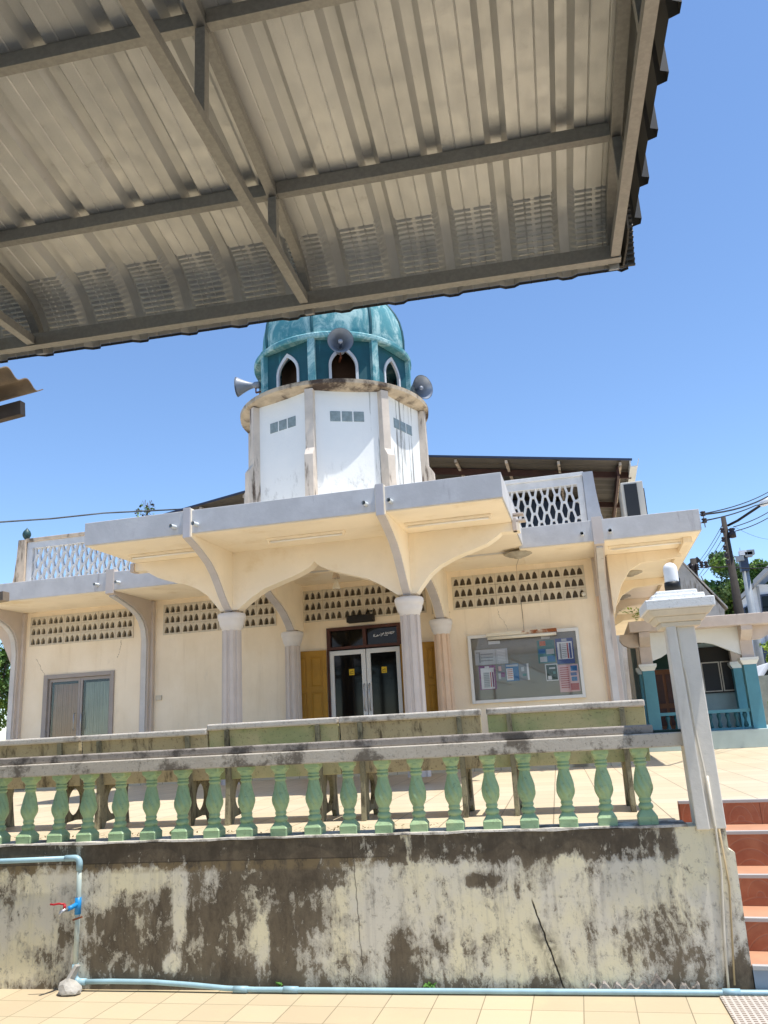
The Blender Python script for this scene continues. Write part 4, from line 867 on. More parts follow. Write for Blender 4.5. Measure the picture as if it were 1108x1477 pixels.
# notice board
t = thing('notice_board', (-.97, YF-.03, 1.96), 'grey notice board in a white frame on the wall right of the porch', 'notice board')
bx0, bx1, bz0, bz1 = -1.86, -.085, 1.955, 3.04
m = MB(); m.box(bx0+.05, YF-.035, bz0+.05, bx1-.05, YF-.002, bz1-.05); m.build('backing', 'board_grey', t)
m = MB(); m.box(bx0, YF-.075, bz0, bx0+.05, YF-.001, bz1); m.box(bx1-.05, YF-.075, bz0, bx1, YF-.001, bz1); m.box(bx0+.05, YF-.075, bz0, bx1-.05, YF-.001, bz0+.05); m.box(bx0+.05, YF-.075, bz1-.05, bx1-.05, YF-.001, bz1); m.build('frame', 'alu_white', t, bevel=.004)
m = MB(); m.box(bx0+.05, YF-.062, bz0+.05, bx1-.05, YF-.057, bz1-.05); m.build('pane', 'window_glass', t)
yb = YF-.036
def note(x0, z1, w, h, mt, parts, label, tilt=0., cat='notice'):
    T = Matrix.Translation((x0, yb, z1))@Matrix.Rotation(R_(tilt), 4, 'Y'); m = MB(T); mats = [mt]; k = 0
    m.box(0, -.003, -h, w, 0, 0)
    for (a, b, c, d, mm) in parts:
        k += 1
        if mm not in mats: mats.append(mm)
        m.mat(mats.index(mm)).box(a*w, -.004-.0003*k, -d*h, c*w, -.0032, -b*h)
    single(m, 'paper_notice', mats, label, cat, 'papers pinned in the notice board')
lines = lambda x0, x1, z0, z1, n, mm: [(x0, z0+(z1-z0)*i/n, x1, z0+(z1-z0)*(i+.35)/n, mm) for i in range(n)]
note(-1.765, 2.80, .335, .24, 'paper_grey', [(.06, .15, .26, .22, 'ink_grey'), (.20, .15, .26, .85, 'ink_grey'), (.28, .28, .88, .34, 'ink_grey'), (.28, .5, .88, .56, 'ink_grey'), (.28, .7, .88, .76, 'ink_grey')], 'white sheet with grey table lines, top left in the notice board')
note(-1.425, 2.80, .19, .24, 'paper_grey', lines(.15, .8, .1, .9, 8, 'paper'), 'plain pale sheet right of the table sheet in the notice board')
note(-1.72, 2.545, .27, .38, 'ink_purple', [(.1, .1, .9, .97, 'paper'), (.25, .28, .62, .92, 'paper_grey'), (.66, .28, .72, .9, 'ink_red'), (.78, .28, .86, .9, 'ink_purple'), (.36, .03, .64, .2, 'paper')]+lines(.28, .6, .32, .9, 8, 'ink_grey'), 'purple bordered calendar sheet, lower left in the notice board')
note(-1.415, 2.545, .12, .25, 'ink_grey', [(.1, .1, .5, .4, 'ink_pink'), (.4, .5, .9, .8, 'ink_purple'), (.05, .55, .35, .9, 'paper_grey')], 'narrow faded photo sheet beside the purple calendar', 0)
note(-1.285, 2.545, .205, .27, 'ink_blue', [(.03, .25, .55, .95, 'paper'), (.05, .04, .95, .16, 'paper_grey')]+lines(.1, .5, .32, .9, 5, 'ink_orange'), 'blue and white leaflet in the lower middle of the notice board')
note(-1.07, 2.535, .15, .26, 'ink_grey', [(.8, .0, 1, 1, 'paper'), (.2, .2, .5, .45, 'paper_grey'), (.3, .6, .7, .75, 'ink_teal')], 'grey photo sheet with a white edge right of the blue leaflet')
note(-.755, 2.88, .27, .36, 'ink_teal', [(.15, .03, .5, .24, 'ink_orange'), (.05, .38, .45, .58, 'ink_blue'), (.5, .4, .95, .62, 'paper_grey'), (.1, .72, .5, .95, 'paper_grey'), (.55, .7, .95, .95, 'ink_blue')], 'teal poster with an orange figure, upper right in the notice board')
note(-.66, 2.50, .19, .26, 'paper', [(.06, .05, .94, .95, 'ink_dkgreen'), (.3, .2, .8, .3, 'paper_grey'), (.15, .7, .45, .93, 'paper'), (.6, .45, .8, .6, 'ink_teal')], 'small dark green poster in a white border, right in the notice board')
note(-.465, 2.89, .275, .40, 'ink_navy', [(.08, .14, .92, .82, 'paper'), (.2, .2, .30, .8, 'ink_grey'), (.62, .2, .70, .8, 'ink_red'), (.74, .2, .86, .8, 'ink_navy'), (.35, .02, .65, .12, 'paper_grey')]+lines(.33, .6, .22, .8, 8, 'ink_grey'), 'navy bordered calendar at the top right of the notice board')
note(-.465, 2.475, .31, .42, 'ink_pink', [(.62, .05, .95, .25, 'ink_blue'), (.6, .3, .9, .42, 'ink_navy'), (.62, .46, .9, .62, 'ink_blue'), (.55, .7, .95, .95, 'ink_red')]+lines(.08, .5, .1, .9, 10, 'ink_red'), 'pink poster at the lower right of the notice board')
note(-1.53, 2.93, .19, .05, 'paper', [], 'blank white strip at the top left of the notice board'); note(-.68, 2.945, .14, .04, 'paper', [], 'blank white strip above the teal poster')
# lamp over the board
t = thing('board_light', (-.97, YF-.12, 2.98), 'rusty white fluorescent lamp along the top of the notice board', 'tube light')
m = MB(); m.box(-1.53, YF-.20, 2.99, -.42, YF-.08, 3.045); m.build('housing', 'rusty_white', t, bevel=.006)
simple('old_white', 'E2DCCB', .55, var=.08, vs=6, dirt='A8794A', dirt_t=(.62, .7))
m = MB().smooth(); m.tube([(-1.52, YF-.17, 2.963), (-.43, YF-.17, 2.963)], .028, 14); m.build('diffuser', 'old_white', t)
m = MB(); m.tube([(-.93, YF-.14, 3.04), (-.93, YF-.14, 3.35), (-.935, YF-.4, 4.05), (-.87, 12.6, 4.10)], .006, 6); m.build('cable', 'parapet_old', t)
# emergency lamp box above the transom, hanging lamp, socket, camera
t = thing('emergency_light', (-3.63, YF-.1, 3.42), 'black slotted box above the transom of the entrance door', 'emergency light')
m = MB(); m.box(-3.86, YF-.22, 3.405, -3.40, YF-.06, 3.52); m.build('body', 'black_plastic', t, bevel=.006)
m = MB(); m.tube([(-3.55, YF-.12, 3.51), (-3.52, YF-.12, 3.58), (-3.46, YF-.01, 3.60)], .012, 6); m.build('bracket', 'black_plastic', t)
t = thing('hanging_lamp', (-3.65, 11.9, 4.15), 'small bell shaped lamp hanging under the porch ceiling behind the arch', 'hanging lamp')
m = MB().smooth(); m.lathe([(.03, 4.14), (.035, 4.06), (.06, 3.96), (.062, 3.95), (.02, 3.945)], (-3.65, 11.9, 0), 20); m.build('shade', 'parapet_old', t)
m = MB().smooth(); m.lathe([(.015, 3.95), (.03, 3.90), (.06, 3.80), (.06, 3.79), (.0, 3.79)], (-3.65, 11.9, 0), 20); m.build('lower_shade', 'old_white', t)
m = MB(); m.box(-7.50, YF-.025, 2.345, -7.385, YF-.0, 2.43); single(m, 'wall_socket', 'vent_cement', 'small square socket box on the wall beside the left pilaster', 'socket', bevel=.004)
m = MB().smooth(); m.lathe([(.0, -.03), (.035, -.028), (.035, .03), (.02, .05), (.0, .052)], (.06, YF-.05, 3.56), 16, axis=(0, -1, -.3)); single(m, 'wall_lamp', 'old_white', 'little round lamp under the right end of the right vent grille', 'wall lamp')
# air conditioner condenser on the wing roof
t = thing('condenser', (.98, 13.1, 4.46), 'white air conditioner condenser with dark grille on the right wing roof', 'air conditioner')
m = MB(); m.prism(rect(.83, 4.50, 1.17, 5.26), XZ, 13.02, 13.85, []); m.build('casing', 'ac_white', t, bevel=.012)
m = MB(); m.box(.875, 13.005, 4.56, 1.075, 13.019, 5.22); m.build('coil_grille', 'ac_dark', t)
m = MB(); m.box(1.172, 13.1, 4.60, 1.19, 13.75, 5.15); m.build('fan_guard', 'ac_dark', t)
for y in (13.1, 13.7): m = MB(); m.box(.83, y, 4.452, 1.17, y+.06, 4.50); m.build('foot', 'ac_dark', t)
# ================================================================== the carport overhead
CP = thing('carport', (0, 0, 0), 'galvanised carport with a curved ribbed sheet roof on steel trusses overhead', 'carport', rz=R_(3))
T = CFM; sl0 = R_(10.7); K1, ZK1 = 2.97, 3.752
def zr(k): return ZK1+(K1-k)*math.tan(sl0)
RA = .345; A1 = 74
path = [(-17.2, zr(-17.2), sl0, 0)]+[(k, zr(k), sl0, 0) for k in (-2, 0, 1.0, 2.0, 2.6)]  # sheet lengthened out of view behind the camera to shade the curved eave
NA = 128
for i in range(NA+1):
    a = sl0+(R_(A1)-sl0)*i/NA
    path.append((K1+RA*(sin(a)-sin(sl0)), ZK1-RA*(cos(sl0)-cos(a)), a, i/NA))
# one rib pitch across the sheet: broad flat pans, raised rib, two small stiffening lines
def across():
    P = []
    base = [(-.043, 0, 2), (-.020, .036, 0), (.020, .036, 0), (.043, 0, 2), (.048, 0, 1), (.053, 0, 1), (.088, 0, 1), (.092, .004, 1), (.096, 0, 1), (.114, 0, 1), (.119, 0, 1), (.131, 0, 1), (.136, 0, 1), (.154, 0, 1), (.158, .004, 1), (.162, 0, 1), (.197, 0, 1), (.202, 0, 1)]
    return base
U0, U1, PIT = -15.2, .53, .25
cols = []
n0 = int((U0-.025)/PIT)-1
for i in range(n0, 3):
    for a, h, pan in across():
        u = .025+i*PIT+a
        if U0 <= u <= U1: cols.append((u, h, pan, a))
cols.append((U1, 0, 0, .2))
m = MB(T); V = []; F = []; W_ = len(cols)
for k, z, a, s in path:
    nx, nz = sin(a), cos(a)          # outward normal in (k,z)
    for u, h, pan, aa in cols:
        d = h
        if .03 < s < .95 and pan:
            ph = (s*16) % 1.0; pul = max(0, sin(min(1, ph/.5)*PI))
            br = 1 if (.050 < aa < .116 or .134 < aa < .199) else .12
            d -= .0105*br*pul if pan == 1 else (-.012*(1-abs(2*ph-1)) if True else 0)
        V.append((u, k+nx*d, z+nz*d))
for i in range(len(path)-1):
    for j in range(W_-1): F.append((i*W_+j, i*W_+j+1, (i+1)*W_+j+1, (i+1)*W_+j))
m._add(V, F); sh = m.build('roof_sheet', 'galvalume', CP, recalc=False)
m = MB(T); k, z, a, s_ = path[-1]; V = []
for u, h, pan, aa in cols: V += [(u, k+sin(a)*(h+.001), z+cos(a)*(h+.001)), (u, k+sin(a)*h+.004, z-.012+cos(a)*h)]
m._add(V, [(2*i, 2*i+2, 2*i+3, 2*i+1) for i in range(len(cols)-1)]); m.build('eave_trim', 'sheet_dark', CP, recalc=False)
# side cladding: upright ribbed sheet closing the right-hand end
m = MB(T); V = []; prof = []
k = -17.2
while k < 3.02:
    for dk, du in ((0, 0), (.10, 0), (.112, .028), (.150, .028), (.162, 0)):
        if k+dk < 3.05: prof.append((k+dk, du))
    k += .25
Fs = []; n = len(prof)
for k, du in prof: V += [(.525+du, k, 3.52), (.525+du, k, zr(k)+.03)]
m._add(V, [(2*i, 2*i+2, 2*i+3, 2*i+1) for i in range(n-1)]); 
# end cap of the curved eave with its crimped rim
E0 = []; 
for i in range(0, NA+1): 
    k, z, a, s = path[6+i]; r = .006 if (s*17) % 1 < .5 else -.008
    E0.append((k+sin(a)*r, z+cos(a)*r))
m.prism(E0+[(path[-1][0]-.02, path[-1][1]-.005), (3.05, 3.50), (K1, 3.52)], lambda a, b, d: (d, a, b), .505, .512); m.build('side_sheet', 'sheet_dark', CP, recalc=False)
m = MB(T)
V = []
for i in range(0, NA+1, 1):
    k, z, a, s = path[6+i]; r = .010 if (s*17) % 1 < .5 else -.004
    V += [(.47, k+sin(a)*r, z+cos(a)*r), (.56, k+sin(a)*r, z+cos(a)*r)]
m._add(V, [(2*i, 2*i+2, 2*i+3, 2*i+1) for i in range(NA)]); m.build('rim_flashing', 'sheet_dark', CP, recalc=False)
# trusses
TU = [.466-1.345*i for i in range(12)]
for i, u in enumerate(TU):
    m = MB(T); w = .05; g = .018
    top = [(k, zr(k)-g-w/2) for k in (-17.1, K1)]+[(K1+(RA-g-w/2)*(sin(R_(a))-sin(sl0)), ZK1-g-w/2-(RA-g-w/2)*(cos(sl0)-cos(R_(a)))) for a in range(16, 79, 6)]
    for (k0, z0), (k1, z1) in zip(top, top[1:]): m.bar((u, k0, z0), (u, k1+.002, z1), .04, .042)
    tr = m.build('truss', 'galv_tube', CP)
    m = MB(T); m.bar((u, -17.1, 3.514), (u, 3.12, 3.514), .038, .04); m.build('bottom_chord', 'galv_tube', tr)
    for k in (2.705, 2.00, 1.33, .67, .0, -.6, -1.3, -2.0, -2.7, -3.4, -4.1, -4.8, -5.5, -6.2, -6.9, -7.6, -8.3):
        m = MB(T); m.bar((u, k, 3.538), (u, k, zr(k)-g-w), .034, .034); m.build('strut', 'galv_tube', tr)
    if i % 2 == 1: m = MB(T); m.bar((u, -3.4, 0), (u, -3.4, 3.488), .09, .09); m.build('post', 'galv_tube', tr)
for k in (2.705, 2.00, 1.33, .67, .0, -.6, -1.3, -2.0, -2.7, -3.4, -4.1, -4.8, -5.5, -6.2, -6.9, -7.6, -8.3):
    m = MB(T)
    for a, b in zip(TU, TU[1:]): m.bar((b+.021, k, zr(k)-.030), (a-.021, k, zr(k)-.030), .036, .056)
    m.bar((-15.1, k, zr(k)-.030), (TU[-1]-.021, k, zr(k)-.030), .036, .056); m.build('purlin', 'galv_tube', CP)
m = MB(T); m.bar((-15.2, 3.145, 3.522), (.49, 3.145, 3.520), .042, .062); m.build('eave_beam', 'galv_tube', CP)

# ================================================================== neighbouring shed roof at the left
SX = -3.4; c0 = Vector((SX, 4.43, 4.005))
SH = thing('shed', (SX-1, 3.5, 0), 'weathered corrugated shed roof corner on a timber beam at the left edge', 'shed')
m = MB(); V = []; nY = 150; dx = Vector((-1, 0, -.10)).normalized(); ln = 3.2
for i in range(nY+1):
    y = 2.2+(4.43-2.2)*i/nY; w = .022*sin((4.43-y)*2*PI/.19+2.4)
    for s in (0, .35*ln, ln): V.append(Vector((SX, y, 4.0+w))+dx*s)
m._add(V, [(3*i+j, 3*i+3+j, 3*i+4+j, 3*i+1+j) for i in range(nY) for j in (0, 1)]); m.build('roof', 'shed_sheet', SH, solid=.007)
m = MB(); q = at(33, 589, 4.36); m.bar(Vector(q), Vector(q)+dx*2.8, .05, .10); b = m.build('beam', 'wood_beam', SH)
m = MB(); m.bar((q.x-.35, 2.2, q.z+.04), (q.x-.35, 4.33, q.z+.04), .05, .05); m.build('purlin', 'purlin_red', SH)
for y in (2.4, 4.2): m = MB(); m.box(SX-2.3, y, 0, SX-2.2, y+.1, 3.72); m.build('post', 'wood_beam', SH)
q2 = at(9, 860, 6.5)
m = MB(); m.bar(Vector((q2.x-2, 6.5, q2.z-.12)), Vector((q2.x, 6.5, q2.z)), .09, .085); single(m, 'timber_beam', 'shed_sheet', 'weathered brown timber end sticking into the frame at the left wing', 'timber')

# ================================================================== small pavilion with teal columns
HY = 17.0
HU = thing('pavilion', (2.1, HY, ZT), 'small pavilion with teal columns, beige roof slab and a dark window, right of the mosque', 'pavilion')
m = MB(); m.box(.7, HY-.30, ZT, 5.2, HY+3.2, 1.285); m.build('floor', 'hut_floor', HU, bevel=.01)
m = MB(); m.prism([(.86, 3.21), (3.47, 3.19), (3.47, 3.40), (.86, 3.42)], lambda a, b, d: (a, d, b), HY-.42, HY+3.0); m.build('roof_slab', 'hut_beige', HU, bevel=.01)
XC = (1.13, 2.99)
for yy, nm in ((HY, 'f'), (HY+1.25, 'r')):
    for x in XC:
        m = MB(); m.box(x-.115, yy-.115, 1.285, x+.115, yy+.115, 2.47); c = m.build('column', 'teal_paint', HU, bevel=.008)
        m = MB(); sq = lambda w, z: [(x-w, yy-w, z), (x+w, yy-w, z), (x+w, yy+w, z), (x-w, yy+w, z)]
        m.hexa(sq(.118, 2.47), sq(.165, 2.55)); m.hexa(sq(.166, 2.552), sq(.166, 2.60)); m.build('capital', 'hut_white', c)
        m = MB(); m.box(x-.11, yy-.10, 2.60, x+.11, yy+.11, 3.205); m.build('pier', 'hut_beige', c)
    A = [(XC[0]+.11, 2.66)]+[(XC[0]+.11+w, 2.66+h) for w, h in ((.18, .06), (.33, .15), (.5, .235), (.68, .285), (.82, .295), (1.0, .285), (1.16, .245), (1.33, .16), (1.48, .08))]+[(XC[1]-.11, 2.66), (XC[1]-.11, 3.204), (XC[0]+.11, 3.204)]
    if nm == 'f': m = MB(); m.prism(A, XZ, yy-.06, yy+.06); m.build('arch_panel', 'hut_white', HU)
for x, s in ((XC[0]-.11, -1), (XC[1]+.11, 1)):
    m = MB(); m.prism([(x, 3.2), (x+s*.34, 3.2), (x+s*.36, 3.10), (x+s*.30, 3.0), (x+s*.18, 2.94), (x, 2.93)], XZ, HY-.14, HY+.06); m.build('bracket', 'hut_beige', HU)
for x in XC: m = MB(); m.prism([(HY-.10, 3.2), (HY-.40, 3.2), (HY-.40, 3.1), (HY-.22, 2.98), (HY-.101, 2.93)], YZ, x-.10, x+.10); m.build('bracket', 'hut_beige', HU)
m = MB(); m.box(XC[0]-.2, HY+1.45, 1.285, XC[1]+.2, HY+1.6, 3.2); m.build('rear_wall', 'hut_bluegrey', HU)
m = MB(); m.box(2.28, HY+1.40, 2.0, 3.06, HY+1.449, 2.95); m.build('window', 'black_plastic', HU)
w = HU.children[-1]
for x in (2.30, 2.68): 
    m = MB(); m.prism(rect(x, 2.03, x+.36, 2.64), XZ, HY+1.385, HY+1.40, [rect(x+.022, 2.052, x+.338, 2.618)]); m.build('frame', 'weathered_wall', w)
    m = MB(); m.box(x+.02, HY+1.392, 2.05, x+.34, HY+1.396, 2.62); m.build('pane', 'ac_dark', w)
m = MB(); m.box(1.28, HY+1.42, 1.29, 1.78, HY+1.449, 2.55); d_ = m.build('door', 'door_wood', HU)
m = MB()
for a, b in ((1.33, 1.50), (1.56, 1.73)):
    for c, e in ((1.4, 1.75), (1.85, 2.45)): m.box(a, HY+1.405, c, b, HY+1.42, e)
m.build('panel', 'brown_wood', d_)
m = MB(); m.box(1.28, HY+1.43, 2.56, 1.80, HY+1.449, 2.86); m.build('fanlight', 'ink_dkgreen', d_)
m = MB()
for i in range(5): m.box(2.30+i*.12, HY+1.44, 3.04, 2.38+i*.12, HY+1.449, 3.08)
m.build('vent_slot', 'unlit_black', HU)
m = MB(); m.box(XC[0]+.116, HY-.05, 1.60, XC[1]+.13, HY+.05, 1.66); r_ = m.build('railing', 'teal_paint', HU, bevel=.004)
m = MB(); m.box(XC[0]+.116, HY-.045, 1.286, XC[1]-.116, HY+.045, 1.325); m.build('kerb', 'teal_paint', r_)
simple('teal_dark', '2B5F68', .6, var=.15)
i = 0
x = XC[0]+.25
while x < XC[1]-.15:
    m = MB().smooth(); m.lathe([(.03, 1.325), (.045, 1.36), (.02, 1.45), (.022, 1.47), (.045, 1.55), (.03, 1.6)], (x, HY, 0), 10); m.build('baluster', 'teal_dark', r_); x += .155
m = MB(); m.prism([(.9, 1.2), (1.1, 1.2), (1.05, 3.3), (.95, 3.3)], XZ, HY+3.3, HY+3.5); m.build('rear_post', 'hut_beige', HU)
# a fern growing on the pavilion roof
def leafspray(c, n, r, h, seed, size=.09, droop=.3):
    rnd = random.Random(seed); m = MB()
    for _ in range(n):
        a = rnd.uniform(0, 2*PI); t = rnd.random(); l = r*t
        p = Vector(c)+Vector((cos(a)*l, sin(a)*l, h*(t**.6)-droop*t*t*h+rnd.uniform(-.02, .02))); d = (Vector((cos(a), sin(a), rnd.uniform(-.5, .7)))).normalized()*size*rnd.uniform(.6, 1.2); e = d.cross(Vector((rnd.uniform(-1, 1), rnd.uniform(-1, 1), 1))).normalized()*size*.25
        m._add([p-d*.5, p+e, p+d*.6, p-e], [(0, 1, 2, 3)])
    return m
fc = at(917, 893, 16.75); fc.z = 3.42
single(leafspray(fc, 60, .28, .35, 8), 'fern', 'leaf_bright', 'small fern growing on the edge of the pavilion roof slab', 'fern')

# ================================================================== buildings beyond
GY = 30
def P(x, y, Y): v = at(x, y, Y); return (v.x, v.z)
gx1, gz1 = P(1050, 878, GY); gxa, gza = P(985, 812, GY)
GB = thing('gabled_building', (gxa, GY, 0), 'weathered grey gable end of a building behind the pavilion', 'building')
xl = 2*gxa-gx1-1.2
m = MB(); m.prism([(xl, .9), (gx1-.35, .9), (gx1-.12, gz1-.02), (gxa, gza-.02), (xl, gz1-.1)], XZ, GY, GY+9); m.build('wall', 'weathered_wall', GB)
for (xa, za), (xb, zb) in (((gxa, gza), (gx1, gz1)), ((gxa, gza), (2*gxa-gx1, gz1))): 
    m = MB()
    m.hexa([(xa, GY-.04, za), (xb, GY-.04, zb), (xb, GY+9, zb), (xa, GY+9, za)], [(xa, GY-.04, za+.07), (xb, GY-.04, zb+.07), (xb, GY+9, zb+.07), (xa, GY+9, za+.07)]); m.build('roof', 'weathered_wall', GB)
wx, wz = P(980, 846, GY)
m = MB(); m.box(wx-.25, GY-.02, wz-.3, wx+.05, GY-.003, wz+.3); m.build('window', 'dark_glass', GB)
m = MB()
for i in range(5): m.box(gx1-1.6, GY-.03, 2.0+i*.62, gx1-.36, GY-.004, 2.02+i*.62)
m.build('block_course', 'parapet_old', GB)

HYY = 46
HB = thing('white_house', (at(1092, 900, HYY).x, HYY, 0), 'pale bluish white house with dark windows at the right edge behind the utility pole', 'house')
def H(x, y): return P(x, y, HYY)
hr = ray(1092, 860); hx = hr.x/hr.y; HF = lambda a, b, d: (a+(d-HYY)*hx, d, b)
R0 = H(1160, 843); m = MB(); m.prism([(H(1067, 869)[0], .9), (R0[0], .9), R0, H(1093, 843), H(1067, 869)], HF, HYY, HYY+8); m.build('wall', 'house_white', HB)
for p0, p1, yo, d in (((1063, 871), (1094, 841), -.25, .22), ((1088, 848), (1150, 786), -1.1, .26)):
    (xa, za), (xb, zb) = H(*p0), H(*p1); m = MB(); m.prism([(xa, za), (xb, zb), (xb, zb+d), (xa, za+d)], HF, HYY+yo, HYY+8.3); m.build('roof', 'house_roof', HB)
m = MB(); m.prism([H(1093, 844), H(1160, 843), H(1160, 778), H(1093, 842)], XZ, HYY-.02, HYY+8.1); m.build('gable', 'house_blue', HB) if False else None
def pane(pts, fr):
    m = MB(); m.prism([H(*q) for q in pts], XZ, HYY-.08, HYY-.003); o = m.build('window', fr, HB)
    c = [sum(q[0] for q in pts)/4, sum(q[1] for q in pts)/4]; m = MB(); m.prism([H(c[0]+(q[0]-c[0])*.78, c[1]+(q[1]-c[1])*.78) for q in pts], XZ, HYY-.09, HYY-.081); m.build('pane', 'dark_glass', o)
pane([(1075, 892), (1090, 888), (1087, 868), (1072, 877)], 'house_navy'); pane([(1099, 886), (1116, 885), (1114, 856), (1096, 858)], 'house_navy')
m = MB(); m.box(H(1088, 930)[0], HYY-.3, .9, H(1160, 930)[0], HYY-.004, H(1090, 930)[1]); m.build('lower_wall', 'house_navy', HB)
m = MB(); m.bar((H(1093, 850)[0], HYY-.03, 1), (H(1093, 850)[0], HYY-.03, H(1093, 846)[1]), .12, .10, up=(0, 1, 0)); m.build('corner_trim', 'house_roof', HB)
# block wall and green wall beside the pavilion
m = MB(); a = P(1082, 985, 24); m.box(a[0], 24, .95, a[0]+4, 24.2, P(1090, 975, 24)[1]); single(m, 'block_fence', 'block_wall', 'grey concrete block wall right of the pavilion', 'wall')
m = MB(); m.box(a[0]-.0, 22, .95, a[0]+4, 22.15, P(1100, 1012, 22)[1]); single(m, 'green_fence', 'green_wall', 'low green wall at the right edge below the grey block wall', 'wall')
# something white parked there: a pickup seen between the column and the frame edge
q = at(1098, 968, 28)
t = thing('van', (q.x+1.2, 28, ZT), 'white van parked behind the grey block wall at the right edge', 'van')
m = MB(); m.prism([(q.x-.35, 1.2), (q.x-.38, 2.4), (q.x-.1, 2.62), (q.x+.2, q.z+.25), (q.x+3.6, q.z+.3), (q.x+3.7, 1.2)], XZ, 28, 29.7); m.build('body', 'house_white', t, bevel=.06)
m = MB(); m.prism([(q.x+.05, 2.62), (q.x+.28, q.z+.14), (q.x+1.3, q.z+.16), (q.x+1.3, 2.62)], XZ, 27.985, 27.997); m.build('window', 'dark_glass', t)
for x in (q.x+.5, q.x+2.9): m = MB().smooth(); m.lathe([(.0, -.1), (.33, -.1), (.36, -.06), (.36, .06), (.33, .1), (.0, .1)], (x, 28.05, 1.3), 20, axis=(0, 1, 0)); m.build('wheel', 'black_plastic', t)

# ------------------------------------------------------------------ poles, lamps, wires
PY = 30
def pole(name, px_top, px_bot, Y, r0, r1, mt, label, zb=0):
    a = at(*px_top, Y); b = at(*px_bot, Y); d = (a-b)/(a.z-b.z); base = b+d*(zb-b.z)
    t = thing(name, base, label, 'pole'); m = MB().smooth(); m.tube([base, a], [r1, r0], 10); m.build('shaft', mt, t); return t, a
t, top = pole('utility_pole', (1043, 745), (1067, 886), PY, .085, .27, 'pole_concrete', 'tall dark utility pole carrying a street lamp arm, right of the post lamp')
for i, (x, y) in enumerate(((1043, 765), (1045, 778), (1047, 790), (1049, 801), (1051, 811))):
    q = at(x-1, y, PY-.12); m = MB().smooth(); m.lathe([(.03, -.09), (.07, -.08), (.075, -.03), (.05, 0), (.075, .03), (.07, .08), (.03, .09)], q, 10); m.build('insulator', 'insulator', t)
q = at(1056, 768, PY-.1); m = MB().smooth(); m.lathe([(.05, -.2), (.12, -.18), (.12, .0), (.08, .05), (.13, .12), (.05, .16)], q, 12); m.build('insulator', 'insulator', t)
sl1 = thing('street_lamp', at(1052, 757, PY), 'street lamp with white head on a thin arm from the utility pole', 'street lamp')
m = MB().smooth(); m.tube([at(1050, 758, PY), at(1064, 751, PY-.3), at(1082, 739, PY-.5), at(1097, 729, PY-.7)], .045, 8); m.build('arm', 'wire_black', sl1)
m = MB().smooth(); a, b = at(1096, 729, PY-.7), at(1112, 719, PY-.8); d = (b-a); m.tube([a, a+d*.25, a+d*.6, a+d], [.05, .12, .14, .06], 12); m.build('head', 'house_white', sl1)
t, top = pole('utility_pole', (1000, 806), (1003, 840), 36, .14, .20, 'pole_concrete', 'short distant pole with a slanted crossarm of insulators beside the grey gable')
a, b = at(985, 826, 36), at(1008, 806, 36); m = MB(); m.bar(a, b, .16, .22); m.build('crossarm', 'pole_concrete', t)
for i in range(6):
    q = at(986+i*6.5, 822-i*1.6 if i < 4 else 814, 35.8); m = MB().smooth(); m.lathe([(.04, -.16), (.10, -.14), (.05, -.08), (.11, -.05), (.05, .02), (.10, .06), (.04, .14)], q, 10); m.build('insulator', 'insulator', t)
t, top = pole('floodlight_pole', (1072, 803), (1080, 852), 40, .15, .20, 'pole_grey', 'grey pole with a cluster of floodlights in front of the tree')
for i, (x, y) in enumerate(((1067, 806), (1071, 798), (1079, 800), (1082, 797))):
    q = at(x, y, 39.8); m = MB(); m.box(q.x-.16, 39.6, q.z-.12, q.x+.16, 39.9, q.z+.10); m.build('floodlight', 'house_white' if i == 1 else 'pole_grey', t)
m = MB(); a = at(1066, 810, 40); m.box(a.x, 39.7, a.z-.5, a.x+.35, 40.1, a.z+.1); m.build('box', 'house_navy', t)
m = MB(); m.bar(at(1059, 803, 40), at(1078, 804, 40), .06, .06); m.bar(at(1067, 790, 40), at(1068, 798, 40), .02, .02); m.build('bracket', 'pole_grey', t)
def wire(pts, r, label, sag=0., name='cable'):
    P_ = [Vector(p) for p in pts]; out = []
    for a, b in zip(P_, P_[1:]):
        for i in range(9): f = i/8; out.append(a+(b-a)*f-Vector((0, 0, sag*4*f*(1-f))))
    m = MB().smooth(); m.tube(out, r*.75, 6); single(m, name, 'wire_black', label, 'cable', 'overhead cables')
A1_ = at(1014, 741, 12.0); A2_ = at(1016, 751, 12.0)
t = thing('insulator_rack', (1.80, 12.05, 4.2), 'rack of two dark insulators on the corner of the right wing slab', 'insulator')
m = MB(); m.tube([(1.77, 12.06, 4.36), (A1_.x, A1_.y, A1_.z+.02), (A2_.x, A2_.y, A2_.z-.10)], .008, 6); m.tube([(1.77, 12.06, 4.24), (A2_.x, A2_.y, A2_.z)], .008, 6); m.build('bracket', 'pole_grey', t)
for q in (A1_, A2_): m = MB().smooth(); m.lathe([(.02, -.035), (.036, -.03), (.036, -.012), (.022, -.004), (.022, .004), (.036, .012), (.036, .03), (.02, .035)], q, 14); m.build('insulator', 'insulator', t)
wire([A1_, at(1108, 710, 17), at(1300, 640, 26)], .011, 'upper black cable rising from the corner insulators to the right edge', .05)
wire([A1_+Vector((.01, 0, -.01)), at(1108, 716, 16), at(1300, 668, 26)], .018, 'thick black cable just below the upper cable at the corner insulators', .06)
wire([A2_, at(1090, 729, 17), at(1130, 716, 19)], .014, 'black cable from the lower corner insulator passing the utility pole top', .03)
wire([at(1058, 760, PY), at(1108, 739, 33), at(1300, 660, 44)], .022, 'cable leaving the utility pole to the right, upper of two', .05)
wire([at(1061, 766, PY), at(1108, 747, 33), at(1300, 690, 44)], .022, 'cable leaving the utility pole to the right, lower of two', .05)
